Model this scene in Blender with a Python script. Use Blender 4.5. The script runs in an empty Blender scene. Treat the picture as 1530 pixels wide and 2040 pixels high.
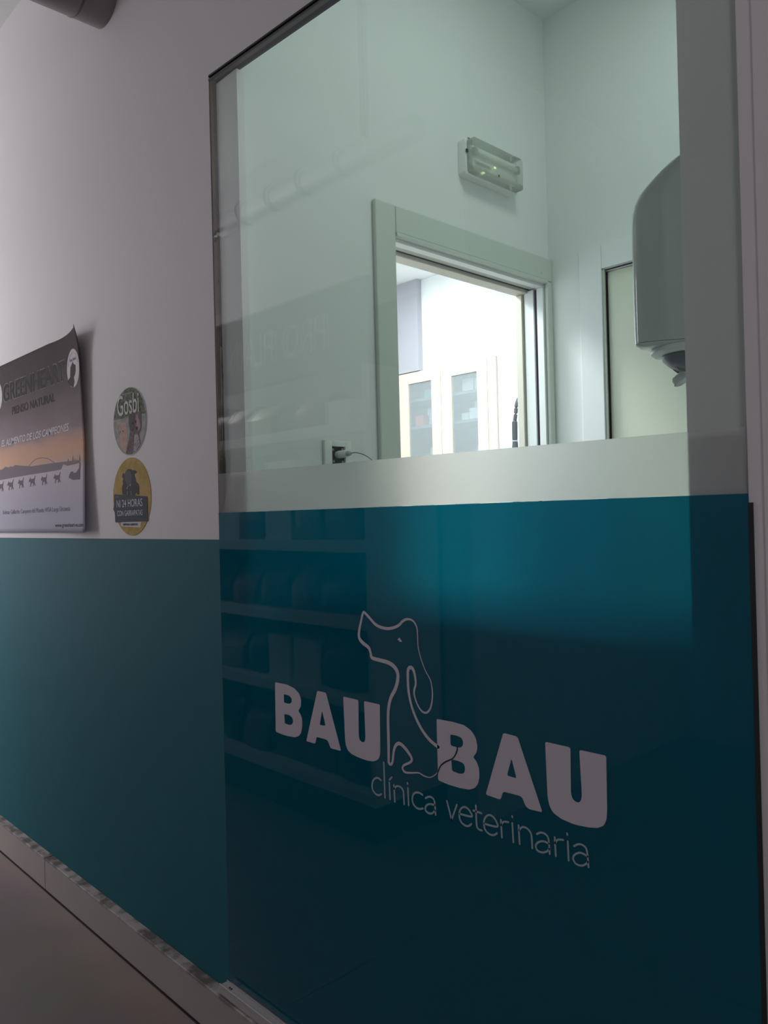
import bpy, bmesh, math, random
from mathutils import Matrix, Vector
random.seed(4)
S = bpy.context.scene
COL = S.collection

# ---------------------------------------------------------------- camera, exposure, light
cam_d = bpy.data.cameras.new('camera')
cam = bpy.data.objects.new('camera', cam_d); COL.objects.link(cam)
cam_d.lens = 27.79; cam_d.sensor_width = 36; cam_d.sensor_fit = 'AUTO'; cam_d.clip_start = 0.02
_r, _u, _w = (0.68702, 0.72621, -0.02491), (0.02055, 0.01485, 0.99968), (-0.72635, 0.68731, 0.00473)
cam.matrix_world = Matrix(((_r[0], _u[0], -_w[0], 0), (_r[1], _u[1], -_w[1], -0.985), (_r[2], _u[2], -_w[2], 1.2), (0, 0, 0, 1)))
S.camera = cam
S.view_settings.view_transform = 'Standard'; S.view_settings.look = 'None'
S.view_settings.exposure = 0.2; S.view_settings.gamma = 1.0
S.view_settings.use_curve_mapping = False
S.cycles.use_denoising = True
S.cycles.max_bounces = 14; S.cycles.diffuse_bounces = 7; S.cycles.transmission_bounces = 10
S.cycles.transparent_max_bounces = 12; S.cycles.glossy_bounces = 5
S.cycles.sample_clamp_indirect = 4.0
wd = bpy.data.worlds.new('world'); S.world = wd; wd.use_nodes = True
wd.node_tree.nodes['Background'].inputs[0].default_value = (0.6, 0.65, 0.7, 1)
wd.node_tree.nodes['Background'].inputs[1].default_value = 0.3

def area(name, loc, to, sx, sy, power, col):
    d = bpy.data.lights.new(name, 'AREA'); d.shape = 'RECTANGLE'; d.size = sx; d.size_y = sy
    d.energy = power; d.color = col
    o = bpy.data.objects.new(name, d); COL.objects.link(o); o.location = loc
    o.rotation_euler = (Vector(to) - Vector(loc)).to_track_quat('-Z', 'Y').to_euler()
    return o
# daylight through the shopfront at the far left end of the waiting room
area('shopfront_daylight', (-5.9, -0.72, 1.75), (-4.0, -0.65, 1.7), 1.0, 2.2, 5, (1.0, 0.93, 0.95))
area('opposite_side_fill', (-4.60, -1.33, 1.75), (-1.3, -0.1, 1.35), 0.8, 2.0, 31, (1.0, 0.93, 0.96))  # added unseen light from the opposite side, brightens the wall without sheen
# added fill behind the photographer, lifts the right-hand end of the wall
area('waiting_room_fill', (1.5, -1.7, 2.1), (-1.6, -0.3, 1.2), 0.8, 1.0, 8.5, (1.0, 0.93, 0.96))
# bright LED lamp of the treatment room behind the small doorway
area('treatment_room_lamp', (-2.36, 0.95, 2.5), (-2.36, 0.95, 0), 0.45, 0.45, 50, (0.97, 0.99, 1.0))
# added fill that whitens the cabinets, without a fixture of its own
area('cabinet_side_fill', (-2.9, 1.75, 2.5), (-2.9, 1.9, 0), 0.5, 0.3, 7, (0.97, 0.99, 1.0))
# weak fill added to lift the little hallway, no fixture there
area('hallway_fill', (-0.85, 0.65, 2.80), (-1.1, 0.7, 0), 0.3, 0.3, 2.6, (0.86, 1.0, 0.94))

LOGO = {"B1":[[[-1.3902,0.8512],[-1.3488,0.8521],[-1.3228,0.8479],[-1.3068,0.8393],[-1.3007,0.8272],[-1.3017,0.8137],[-1.3113,0.8029],[-1.3034,0.7971],[-1.2987,0.788],[-1.2988,0.7741],[-1.3029,0.7594],[-1.3113,0.7511],[-1.3244,0.7462],[-1.3479,0.7443],[-1.3692,0.7439],[-1.3919,0.7458]],[[-1.3603,0.8305],[-1.3418,0.8301],[-1.3331,0.826],[-1.3317,0.8206],[-1.3356,0.8144],[-1.3451,0.8123],[-1.36,0.8125]],[[-1.3599,0.7887],[-1.3419,0.7895],[-1.3316,0.7855],[-1.3288,0.7782],[-1.3332,0.7712],[-1.3427,0.7682],[-1.3591,0.7689]]],"A1":[[[-1.2463,0.8535],[-1.2192,0.8536],[-1.1772,0.7473],[-1.2075,0.7463],[-1.211,0.7501],[-1.2163,0.7592],[-1.2228,0.7609],[-1.2524,0.7605],[-1.2568,0.746],[-1.2863,0.7456]],[[-1.2324,0.8163],[-1.2227,0.7878],[-1.2417,0.7862]]],"U1":[[[-1.1665,0.854],[-1.1227,0.8539],[-1.1243,0.7863],[-1.1224,0.7795],[-1.117,0.7763],[-1.1107,0.7763],[-1.1063,0.7806],[-1.1051,0.7884],[-1.1065,0.8544],[-1.0635,0.8549],[-1.0655,0.7667],[-1.0679,0.7574],[-1.0742,0.7506],[-1.0846,0.7462],[-1.1013,0.7444],[-1.1246,0.745],[-1.1461,0.7477],[-1.1569,0.7528],[-1.1624,0.7618],[-1.1641,0.7746]]],"B2":[[[-0.9222,0.8523],[-0.8856,0.8536],[-0.8614,0.8526],[-0.8459,0.8464],[-0.8365,0.8361],[-0.8334,0.8233],[-0.8353,0.8126],[-0.8434,0.8035],[-0.8358,0.7976],[-0.8312,0.7876],[-0.8308,0.774],[-0.8339,0.7623],[-0.8411,0.7538],[-0.853,0.7486],[-0.873,0.7464],[-0.8974,0.7462],[-0.922,0.7484]],[[-0.892,0.8316],[-0.8781,0.8323],[-0.8677,0.8309],[-0.8639,0.8259],[-0.8637,0.8193],[-0.8683,0.8144],[-0.8772,0.8127],[-0.8918,0.8132]],[[-0.891,0.7901],[-0.8755,0.7908],[-0.8651,0.7893],[-0.8609,0.7848],[-0.8612,0.7772],[-0.8649,0.7718],[-0.8742,0.7698],[-0.89,0.7709]]],"A2":[[[-0.7798,0.8545],[-0.7524,0.8538],[-0.7093,0.748],[-0.734,0.7467],[-0.74,0.7497],[-0.7456,0.7608],[-0.7504,0.763],[-0.7828,0.7619],[-0.7887,0.7477],[-0.8184,0.7488]],[[-0.7648,0.8178],[-0.7559,0.7884],[-0.7747,0.7888]]],"U2":[[[-0.701,0.8557],[-0.6571,0.8557],[-0.6582,0.7891],[-0.6556,0.7809],[-0.6501,0.778],[-0.6446,0.7785],[-0.6408,0.7834],[-0.6396,0.7909],[-0.642,0.8552],[-0.5985,0.8556],[-0.5993,0.7786],[-0.6006,0.7654],[-0.6052,0.7559],[-0.6148,0.75],[-0.6297,0.7467],[-0.6542,0.7447],[-0.6762,0.747],[-0.6905,0.7528],[-0.6967,0.7622],[-0.6992,0.7753]]],"cut":[[-0.8763,0.8138,0.0027],[-0.8774,0.8072,0.0027],[-0.8825,0.7979,0.0023],[-0.8897,0.7909,0.0023],[-0.9044,0.783,0.0027],[-0.9148,0.7746,0.0023],[-0.9201,0.766,0.0023],[-0.9238,0.757,0.002]],"dog":[[-0.9201,0.805,0.0058],[-0.9389,0.8128,0.0058],[-0.9563,0.8264,0.0056],[-0.9703,0.8437,0.0053],[-0.9807,0.8631,0.005],[-0.9873,0.8859,0.0053],[-0.9891,0.9096,0.0057],[-0.9878,0.9271,0.006],[-0.9812,0.9327,0.0066],[-0.9747,0.9287,0.0059],[-0.971,0.9173,0.0046],[-0.97,0.9043,0.0043],[-0.9741,0.8932,0.004],[-0.9733,0.8827,0.0033],[-0.9658,0.8681,0.003],[-0.9552,0.8593,0.0033],[-0.9444,0.8598,0.0036],[-0.9351,0.8703,0.0032],[-0.9305,0.8917,0.0026],[-0.9336,0.9145,0.0019],[-0.9455,0.931,0.0016],[-0.9556,0.9507,0.0016],[-0.9618,0.971,0.0016],[-0.9625,0.9919,0.002],[-0.9646,1.0061,0.0026],[-0.9735,1.0154,0.0033],[-0.9864,1.017,0.004],[-0.9979,1.0127,0.0047],[-1.0097,1.0037,0.005],[-1.0293,0.9971,0.0054],[-1.0491,0.996,0.0055],[-1.0692,1.0006,0.0055],[-1.0852,1.0113,0.0052],[-1.0991,1.0204,0.0049],[-1.1042,1.0178,0.0049],[-1.1094,1.0038,0.005],[-1.1152,0.9863,0.0057],[-1.1161,0.9721,0.0064],[-1.1058,0.9632,0.0071],[-1.0906,0.9563,0.0063],[-1.0851,0.9471,0.0056],[-1.0817,0.9385,0.0063],[-1.0634,0.9364,0.0069],[-1.0394,0.9346,0.0075],[-1.0239,0.9293,0.0075],[-1.015,0.9196,0.0074],[-1.0147,0.9062,0.0074],[-1.0215,0.8891,0.0074],[-1.0339,0.871,0.0068],[-1.0405,0.8509,0.0065],[-1.0426,0.826,0.0065],[-1.0426,0.7932,0.0065],[-1.0432,0.7657,0.0058],[-1.0432,0.7534,0.0055],[-1.0382,0.7507,0.0048],[-1.0333,0.7569,0.0048],[-1.0294,0.7767,0.0051],[-1.0232,0.7882,0.0061],[-1.0134,0.7928,0.0064],[-0.9984,0.786,0.0063],[-0.9846,0.7728,0.005],[-0.9886,0.7648,0.0043],[-1.004,0.7563,0.004],[-1.008,0.7501,0.0037],[-1.0017,0.7444,0.0037],[-0.9866,0.7467,0.003],[-0.968,0.7507,0.0023],[-0.9554,0.7483,0.002],[-0.9411,0.7489,0.0016],[-0.9285,0.7561,0.0016],[-0.9212,0.7641,0.0016]],"eye":[[-1.0125,0.9787],[-1.0078,0.9826],[-1.0011,0.9757],[-1.0061,0.975]],"tag":[[[-1.0651,0.7158,0.0036],[-1.0739,0.7182,0.0036],[-1.084,0.7136,0.0036],[-1.0894,0.7039,0.0036],[-1.0888,0.6938,0.0036],[-1.082,0.6879,0.0036],[-1.0731,0.6867,0.0036],[-1.065,0.6906,0.0036]],[[-1.0565,0.7505,0.0036],[-1.0559,0.6864,0.0036]],[[-1.0432,0.7168,0.0035],[-1.0423,0.687,0.0035]],[[-1.0361,0.728,0.0035],[-1.0425,0.7219,0.0035]],[[-1.0313,0.7155,0.0035],[-1.03,0.6854,0.0035]],[[-1.0311,0.7083,0.0035],[-1.0242,0.7145,0.0035],[-1.0148,0.7153,0.0035],[-1.008,0.7104,0.0035],[-1.0069,0.7015,0.0035],[-1.006,0.687,0.0035]],[[-0.9968,0.727,0.0035],[-0.996,0.7249,0.0035]],[[-0.9957,0.7178,0.0035],[-0.995,0.6875,0.0035]],[[-0.9599,0.7144,0.0034],[-0.9692,0.716,0.0034],[-0.9787,0.7131,0.0034],[-0.9848,0.7052,0.0034],[-0.9847,0.6955,0.0034],[-0.9782,0.6891,0.0034],[-0.9688,0.6876,0.0034],[-0.9598,0.6911,0.0034]],[[-0.953,0.7103,0.0034],[-0.9437,0.7151,0.0034],[-0.9351,0.714,0.0033],[-0.9315,0.707,0.0033],[-0.93,0.6877,0.0033]],[[-0.9312,0.7034,0.0033],[-0.942,0.7029,0.0034],[-0.9513,0.698,0.0034],[-0.9542,0.6903,0.0034],[-0.9486,0.6864,0.0034],[-0.9395,0.6874,0.0034],[-0.9306,0.6947,0.0033]],[[-0.9033,0.7177,0.0033],[-0.8936,0.6887,0.0033]],[[-0.8808,0.7171,0.0032],[-0.8936,0.6887,0.0033]],[[-0.8756,0.7032,0.0032],[-0.8498,0.7053,0.0032],[-0.8515,0.7117,0.0032],[-0.858,0.7167,0.0032],[-0.866,0.7168,0.0032],[-0.8733,0.711,0.0032],[-0.8764,0.7023,0.0032],[-0.874,0.6923,0.0032],[-0.8669,0.6875,0.0032],[-0.8578,0.6876,0.0032],[-0.8502,0.6932,0.0032]],[[-0.8397,0.7261,0.0032],[-0.8392,0.6955,0.0032],[-0.8359,0.6889,0.0032],[-0.8279,0.6884,0.0032]],[[-0.8455,0.7163,0.0032],[-0.8282,0.7162,0.0032]],[[-0.8233,0.7006,0.0031],[-0.7971,0.7029,0.0031],[-0.7983,0.7107,0.0031],[-0.8052,0.7168,0.0031],[-0.8137,0.717,0.0031],[-0.8207,0.711,0.0031],[-0.8241,0.7016,0.0031],[-0.8214,0.6914,0.0031],[-0.8136,0.687,0.0031],[-0.8046,0.6875,0.0031],[-0.7974,0.6926,0.0031]],[[-0.789,0.7161,0.0031],[-0.7877,0.6884,0.0031]],[[-0.7885,0.7075,0.0031],[-0.784,0.7139,0.0031],[-0.7741,0.7162,0.0031]],[[-0.7666,0.7279,0.003],[-0.766,0.7258,0.003]],[[-0.7666,0.7168,0.003],[-0.7654,0.6874,0.003]],[[-0.7546,0.7166,0.003],[-0.7534,0.688,0.003]],[[-0.7538,0.7091,0.003],[-0.747,0.7158,0.003],[-0.738,0.7157,0.003],[-0.7317,0.7104,0.003],[-0.7302,0.7021,0.003],[-0.7296,0.6883,0.003]],[[-0.7204,0.7126,0.003],[-0.7123,0.7168,0.0029],[-0.7037,0.7158,0.0029],[-0.6993,0.7094,0.0029],[-0.698,0.6886,0.0029]],[[-0.6988,0.704,0.0029],[-0.7093,0.7046,0.0029],[-0.7192,0.6999,0.003],[-0.7231,0.693,0.003],[-0.7199,0.6875,0.003],[-0.7112,0.6872,0.0029],[-0.7028,0.6913,0.0029],[-0.6984,0.6965,0.0029]],[[-0.6883,0.7165,0.0029],[-0.6872,0.6888,0.0029]],[[-0.6879,0.7079,0.0029],[-0.6832,0.7141,0.0029],[-0.6733,0.7167,0.0029]],[[-0.6666,0.7282,0.0029],[-0.666,0.7262,0.0029]],[[-0.6657,0.7166,0.0029],[-0.665,0.6889,0.0029]],[[-0.6552,0.7129,0.0028],[-0.6464,0.7181,0.0028],[-0.6376,0.7174,0.0028],[-0.6335,0.7107,0.0028],[-0.6318,0.6891,0.0028]],[[-0.6328,0.7043,0.0028],[-0.644,0.7063,0.0028],[-0.6537,0.7011,0.0028],[-0.6573,0.6944,0.0028],[-0.6535,0.6883,0.0028],[-0.6442,0.6877,0.0028],[-0.6365,0.6921,0.0028],[-0.6324,0.697,0.0028]]],"hills":[[-3.1227,1.4057],[-3.0749,1.4049],[-3.0392,1.4126],[-2.9992,1.4082],[-2.982,1.411],[-2.9598,1.4077],[-2.9372,1.4129],[-2.8726,1.4061],[-2.7795,1.3984],[-2.6807,1.3976],[-2.569,1.3963],[-2.4983,1.3951],[-2.4139,1.3922],[-2.3533,1.3897],[-2.3537,1.3822],[-2.4648,1.3804],[-2.4987,1.3876],[-2.5214,1.3719],[-2.6537,1.3709],[-2.7812,1.3707],[-2.9623,1.3691],[-3.1132,1.3669],[-3.1253,1.3667]],"trees":[[[-2.4641,1.3922],[-2.455,1.4024],[-2.4489,1.3912]],[[-2.4222,1.391],[-2.4145,1.4105],[-2.409,1.3902]],[[-2.4041,1.3908],[-2.397,1.4003],[-2.3919,1.39]],[[-2.3854,1.3902],[-2.3801,1.3965],[-2.3757,1.3896]],[[-2.3613,1.3886],[-2.3545,1.4104],[-2.3494,1.3878]]],"arch":[[-2.805,1.3981,0.0019],[-2.7685,1.4124,0.0018],[-2.7281,1.4199,0.0018],[-2.6793,1.4201,0.0018],[-2.6322,1.4147,0.0018],[-2.5958,1.4044,0.0018],[-2.569,1.395,0.0017]],"dogs":[[-3.091,1.3417],[-2.9887,1.3431],[-2.8819,1.3448],[-2.7746,1.3457],[-2.6667,1.3454],[-2.554,1.3461]],"sled":[[[-2.4543,1.3426],[-2.4453,1.3522],[-2.4323,1.3599],[-2.4157,1.3596],[-2.4094,1.3546],[-2.3874,1.3547],[-2.3626,1.3657],[-2.356,1.3833],[-2.3481,1.3828],[-2.3525,1.3324],[-2.4172,1.334],[-2.4418,1.3396]]],"tick":[[-2.0722,1.3391],[-2.0624,1.3444],[-2.0508,1.3461],[-2.038,1.3434],[-2.0279,1.34],[-2.0176,1.3406],[-2.0013,1.3338],[-2.0156,1.3311],[-2.0208,1.3279],[-2.0151,1.3194],[-2.0092,1.3063],[-1.9993,1.3035],[-1.9932,1.294],[-1.9943,1.2732],[-2.0084,1.2737],[-2.0105,1.2808],[-2.0346,1.2582],[-2.0605,1.259],[-2.0807,1.2763],[-2.0967,1.2769],[-2.0978,1.2961],[-2.0897,1.3078],[-2.0937,1.3127],[-2.088,1.3196],[-2.0967,1.3285],[-2.0882,1.3364],[-2.0814,1.3348],[-2.086,1.3279],[-2.0805,1.3312]],"band":[[-2.1467,1.2792],[-1.9483,1.2669],[-1.9487,1.2013],[-2.1432,1.2002],[-2.145,1.2275],[-2.1545,1.2375],[-2.1482,1.252]],"slip":[[-2.1082,1.2008],[-1.987,1.2001],[-1.9918,1.1847],[-2.1088,1.1888]],"dogpic":[[-2.046,1.4897],[-2.0323,1.5035],[-2.0117,1.507],[-1.9866,1.5041],[-1.9713,1.4908],[-1.9709,1.4701],[-1.9693,1.4538],[-1.9798,1.441],[-1.9875,1.4371],[-1.981,1.418],[-1.9793,1.4017],[-2.0025,1.3885],[-2.0333,1.3854],[-2.067,1.3879],[-2.0582,1.4058],[-2.0437,1.4329],[-2.0403,1.4491],[-2.047,1.471]],"dogear":[[-2.0434,1.4895],[-2.03,1.4997],[-2.0147,1.498],[-2.0107,1.4766],[-2.0144,1.4536],[-2.0251,1.4441],[-2.0376,1.4512],[-2.0434,1.4706]],"chest":[[-2.0128,1.436],[-1.995,1.4378],[-1.9848,1.4207],[-1.9817,1.4042],[-2.0024,1.3897],[-2.0255,1.3867],[-2.0167,1.4094]],"muzzle":[[-2.0025,1.4885],[-1.9924,1.4885],[-1.9869,1.4787],[-1.9786,1.464],[-1.9769,1.45],[-1.9896,1.4442],[-2.0044,1.4503],[-1.9986,1.466]],"catpic":[[-2.1067,1.4771],[-2.0968,1.4808],[-2.0863,1.475],[-2.0703,1.4769],[-2.0591,1.4698],[-2.0568,1.453],[-2.0539,1.4385],[-2.0568,1.4128],[-2.0668,1.391],[-2.0799,1.3944],[-2.1031,1.4118],[-2.1055,1.4384],[-2.0985,1.4474],[-2.1088,1.458]],"logopic":[[-2.4413,1.6393],[-2.4157,1.6491],[-2.4099,1.6782],[-2.4013,1.6836],[-2.3929,1.6872],[-2.3869,1.6929],[-2.3792,1.6841],[-2.361,1.6773],[-2.362,1.661],[-2.3707,1.6492],[-2.3815,1.6442],[-2.3774,1.6304],[-2.3889,1.6138],[-2.401,1.6171],[-2.4293,1.6293]]}

# ---------------------------------------------------------------- helpers
def s2l(c):
    return tuple(((v/255)/12.92 if v/255 <= .04045 else ((v/255+.055)/1.055)**2.4) for v in c)
def mat(name, col, rough=.5, bump=0, scale=60, coat=0, spec=.5, var=0, metal=0, emit=None, trans=0):
    m = bpy.data.materials.new(name); m.use_nodes = True
    nt = m.node_tree; b = nt.nodes['Principled BSDF']
    b.inputs['Base Color'].default_value = (*col, 1); b.inputs['Roughness'].default_value = rough
    b.inputs['Coat Weight'].default_value = coat; b.inputs['Coat Roughness'].default_value = .03
    b.inputs['Specular IOR Level'].default_value = spec; b.inputs['Metallic'].default_value = metal
    b.inputs['Transmission Weight'].default_value = trans
    if emit: b.inputs['Emission Color'].default_value = (*emit[0], 1); b.inputs['Emission Strength'].default_value = emit[1]
    if bump or var:
        t = nt.nodes.new('ShaderNodeTexCoord'); n = nt.nodes.new('ShaderNodeTexNoise')
        n.inputs['Scale'].default_value = scale; n.inputs['Detail'].default_value = 4
        nt.links.new(t.outputs['Object'], n.inputs['Vector'])
    if bump:
        bp = nt.nodes.new('ShaderNodeBump'); bp.inputs['Strength'].default_value = bump; bp.inputs['Distance'].default_value = .002
        nt.links.new(n.outputs['Fac'], bp.inputs['Height']); nt.links.new(bp.outputs['Normal'], b.inputs['Normal'])
    if var:
        n2 = nt.nodes.new('ShaderNodeTexNoise'); n2.inputs['Scale'].default_value = scale*.08; n2.inputs['Detail'].default_value = 5
        nt.links.new(t.outputs['Object'], n2.inputs['Vector'])
        mx = nt.nodes.new('ShaderNodeMix'); mx.data_type = 'RGBA'
        mx.inputs[6].default_value = (*[c*(1-var) for c in col], 1); mx.inputs[7].default_value = (*[min(1, c*(1+var)) for c in col], 1)
        nt.links.new(n2.outputs['Fac'], mx.inputs[0]); nt.links.new(mx.outputs[2], b.inputs['Base Color'])
    return m

def tag(o, label=None, cat=None, group=None, kind=None):
    if label: o['label'] = label
    if cat: o['category'] = cat
    if group: o['group'] = group
    if kind: o['kind'] = kind
    return o
def link(name, me, m, parent=None, smooth=False):
    o = bpy.data.objects.new(name, me); COL.objects.link(o)
    if m is not None:
        for x in (m if isinstance(m, (list, tuple)) else [m]): me.materials.append(x)
    if parent is not None:
        o.parent = parent; o.matrix_parent_inverse = Matrix.Translation(-parent.location)
    if smooth:
        for p in me.polygons: p.use_smooth = True
    return o
def empty(name, loc):
    o = bpy.data.objects.new(name, None); COL.objects.link(o); o.location = loc; o.empty_display_size = .05
    return o
class MB:
    def __init__(s): s.bm = bmesh.new(); s.mi = 0
    def box(s, x0, x1, y0, y1, z0, z1, bevel=0, seg=2, mi=0):
        vs = [s.bm.verts.new((x, y, z)) for x in (x0, x1) for y in (y0, y1) for z in (z0, z1)]
        fs = [s.bm.faces.new([vs[i] for i in q]) for q in ((0,1,3,2),(4,6,7,5),(0,4,5,1),(2,3,7,6),(0,2,6,4),(1,5,7,3))]
        for f in fs: f.material_index = mi
        if bevel:
            es = {e for f in fs for e in f.edges}
            bmesh.ops.bevel(s.bm, geom=list(es), offset=bevel, segments=seg, affect='EDGES', profile=.5)
        return s
    def prism(s, pts, axis, a, b, mi=0):
        """closed 2-D outline pulled along an axis from a to b"""
        def P(p, h):
            return {'x': (h, p[0], p[1]), 'y': (p[0], h, p[1]), 'z': (p[0], p[1], h)}[axis]
        A = [s.bm.verts.new(P(p, a)) for p in pts]; B = [s.bm.verts.new(P(p, b)) for p in pts]
        n = len(pts)
        fs = [s.bm.faces.new(A), s.bm.faces.new(B[::-1])]
        fs += [s.bm.faces.new((A[i], B[i], B[(i+1) % n], A[(i+1) % n])) for i in range(n)]
        for f in fs: f.material_index = mi
        return s
    def tube(s, pts, r, n=12, caps=True):
        rs = r if isinstance(r, (list, tuple)) else [r]*len(pts)
        rings = []; up = Vector((0.03, 0.02, 1))
        P = [Vector(p) for p in pts]
        for i, p in enumerate(P):
            d = (P[min(i+1, len(P)-1)] - P[max(i-1, 0)]).normalized()
            a = d.cross(up)
            if a.length < .1: a = d.cross(Vector((1, 0, 0)))
            a.normalize(); b = d.cross(a)
            rings.append([s.bm.verts.new(p + (a*math.cos(t*2*math.pi/n) + b*math.sin(t*2*math.pi/n))*rs[i]) for t in range(n)])
        for A, B in zip(rings, rings[1:]):
            for t in range(n): s.bm.faces.new((A[t], A[(t+1) % n], B[(t+1) % n], B[t]))
        if caps: s.bm.faces.new(rings[0][::-1]); s.bm.faces.new(rings[-1])
        return s
    def loft(s, rings, caps=True):
        R = [[s.bm.verts.new(p) for p in r] for r in rings]; n = len(R[0])
        for A, B in zip(R, R[1:]):
            for t in range(n): s.bm.faces.new((A[t], A[(t+1) % n], B[(t+1) % n], B[t]))
        if caps: s.bm.faces.new(R[0][::-1]); s.bm.faces.new(R[-1])
        return s
    def lathe(s, c, prof, n=28):
        return s.loft([[(c[0]+r*math.cos(t*2*math.pi/n), c[1]+r*math.sin(t*2*math.pi/n), c[2]+z) for t in range(n)] for r, z in prof])
    def build(s, name, m, parent=None, smooth=False):
        bmesh.ops.recalc_face_normals(s.bm, faces=s.bm.faces)
        me = bpy.data.meshes.new(name); s.bm.to_mesh(me); s.bm.free()
        o = link(name, me, m, parent)
        if smooth:
            for p in me.polygons: p.use_smooth = True
            me.set_sharp_from_angle(angle=math.radians(40))
        return o
def struct(o): o['kind'] = 'structure'; return o

def round_poly(pts, rad, k=4):
    out = []; n = len(pts)
    for i in range(n):
        a, p, b = Vector(pts[i-1]), Vector(pts[i]), Vector(pts[(i+1) % n])
        la, lb = (a-p).length, (b-p).length
        r = min(rad, la*.48, lb*.48); A = p+(a-p)*r/la; B = p+(b-p)*r/lb
        for j in range(k+1):
            t = j/k; q = A*(1-t)**2 + p*2*t*(1-t) + B*t*t; out.append((q.x, q.y))
    return out
def catmull(pts, k=6, closed=False):
    out = []; n = len(pts)
    for i in range(n if closed else n-1):
        g = (lambda j: pts[j % n]) if closed else (lambda j: pts[max(0, min(n-1, j))])
        p0, p1, p2, p3 = g(i-1), g(i), g(i+1), g(i+2)
        for j in range(k):
            t = j/k
            out.append(tuple(.5*((2*b)+(-a+c)*t+(2*a-5*b+4*c-d)*t*t+(-a+3*b-3*c+d)*t**3) for a, b, c, d in zip(p0, p1, p2, p3)))
    if not closed: out.append(tuple(pts[-1]))
    return out
def flat_y(x, z): return 0.0
def conform(me, yf, sx=.02):
    if yf is flat_y: return
    bm = bmesh.new(); bm.from_mesh(me)
    xs = [v.co.x for v in bm.verts]; k = math.floor(min(xs)/sx)+1
    while k*sx < max(xs):
        bmesh.ops.bisect_plane(bm, geom=bm.verts[:]+bm.edges[:]+bm.faces[:], plane_co=(k*sx, 0, 0), plane_no=(1, 0, 0)); k += 1
    ys = [v.co.y for v in bm.verts]; k = math.floor(min(ys)/.03)+1
    while k*.03 < max(ys):
        bmesh.ops.bisect_plane(bm, geom=bm.verts[:]+bm.edges[:]+bm.faces[:], plane_co=(0, k*.03, 0), plane_no=(0, 1, 0)); k += 1
    bm.to_mesh(me); bm.free()
def fillmesh(name, loops, y, th, m, parent=None, yf=flat_y):
    """flat shape (outline + holes) in the wall plane, given as (x, z) loops, with thickness th towards the viewer"""
    cu = bpy.data.curves.new(name, 'CURVE'); cu.dimensions = '2D'; cu.fill_mode = 'BOTH'; cu.extrude = th/2
    for lp in loops:
        sp = cu.splines.new('POLY'); sp.points.add(len(lp)-1); sp.use_cyclic_u = True
        for i, p in enumerate(lp): sp.points[i].co = (p[0], p[1], 0, 1)
    o = bpy.data.objects.new(name, cu)
    me = bpy.data.meshes.new_from_object(o); bpy.data.objects.remove(o)
    conform(me, yf)
    for v in me.vertices:
        x, z, d = v.co; v.co = (x, y + yf(x, z) - th/2 - d, z)
    me.name = name
    return link(name, me, m, parent)
def ribbon(bm, pts, y, th, yf=flat_y, k=6):
    P = catmull(pts, k)
    L = []; R = []
    for i, p in enumerate(P):
        a = P[max(0, i-1)]; b = P[min(len(P)-1, i+1)]
        dx, dz = b[0]-a[0], b[1]-a[1]; l = math.hypot(dx, dz) or 1; nx, nz = -dz/l, dx/l; h = abs(p[2])/2
        L.append((p[0]+nx*h, p[1]+nz*h)); R.append((p[0]-nx*h, p[1]-nz*h))
    def cap(p, q, rev):
        a = math.atan2(p[1]-q[1], p[0]-q[0]); r = p[2]/2
        return [(p[0]+math.cos(a+s)*r, p[1]+math.sin(a+s)*r) for s in (([-1.2, -.6, 0, .6, 1.2]) if not rev else [1.2, .6, 0, -.6, -1.2])]
    def V(q, d): return bm.verts.new((q[0], y+yf(*q)-d, q[1]))
    L0 = [V(q, th) for q in L]; R0 = [V(q, th) for q in R]; L1 = [V(q, 0) for q in L]; R1 = [V(q, 0) for q in R]
    for i in range(len(P)-1):
        bm.faces.new((L0[i], L0[i+1], R0[i+1], R0[i])); bm.faces.new((L1[i], R1[i], R1[i+1], L1[i+1]))
        bm.faces.new((L0[i], L1[i], L1[i+1], L0[i+1])); bm.faces.new((R0[i], R0[i+1], R1[i+1], R1[i]))
    for p, q, a, b in ((P[0], P[1], R0[0], L0[0]), (P[-1], P[-2], L0[-1], R0[-1])):
        c = [V(z, th) for z in cap(p, q, False)]
        if (Vector((c[0].co.x, c[0].co.z)) - Vector((a.co.x, a.co.z))).length > (Vector((c[-1].co.x, c[-1].co.z)) - Vector((a.co.x, a.co.z))).length: c.reverse()
        try: bm.faces.new([a] + c + [b])
        except ValueError: pass
def strokes(name, list_of_pts, y, th, m, parent=None, yf=flat_y):
    bm = bmesh.new()
    for p in list_of_pts: ribbon(bm, p, y, th, yf)
    bmesh.ops.recalc_face_normals(bm, faces=bm.faces)
    me = bpy.data.meshes.new(name); bm.to_mesh(me); bm.free()
    return link(name, me, m, parent)
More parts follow.
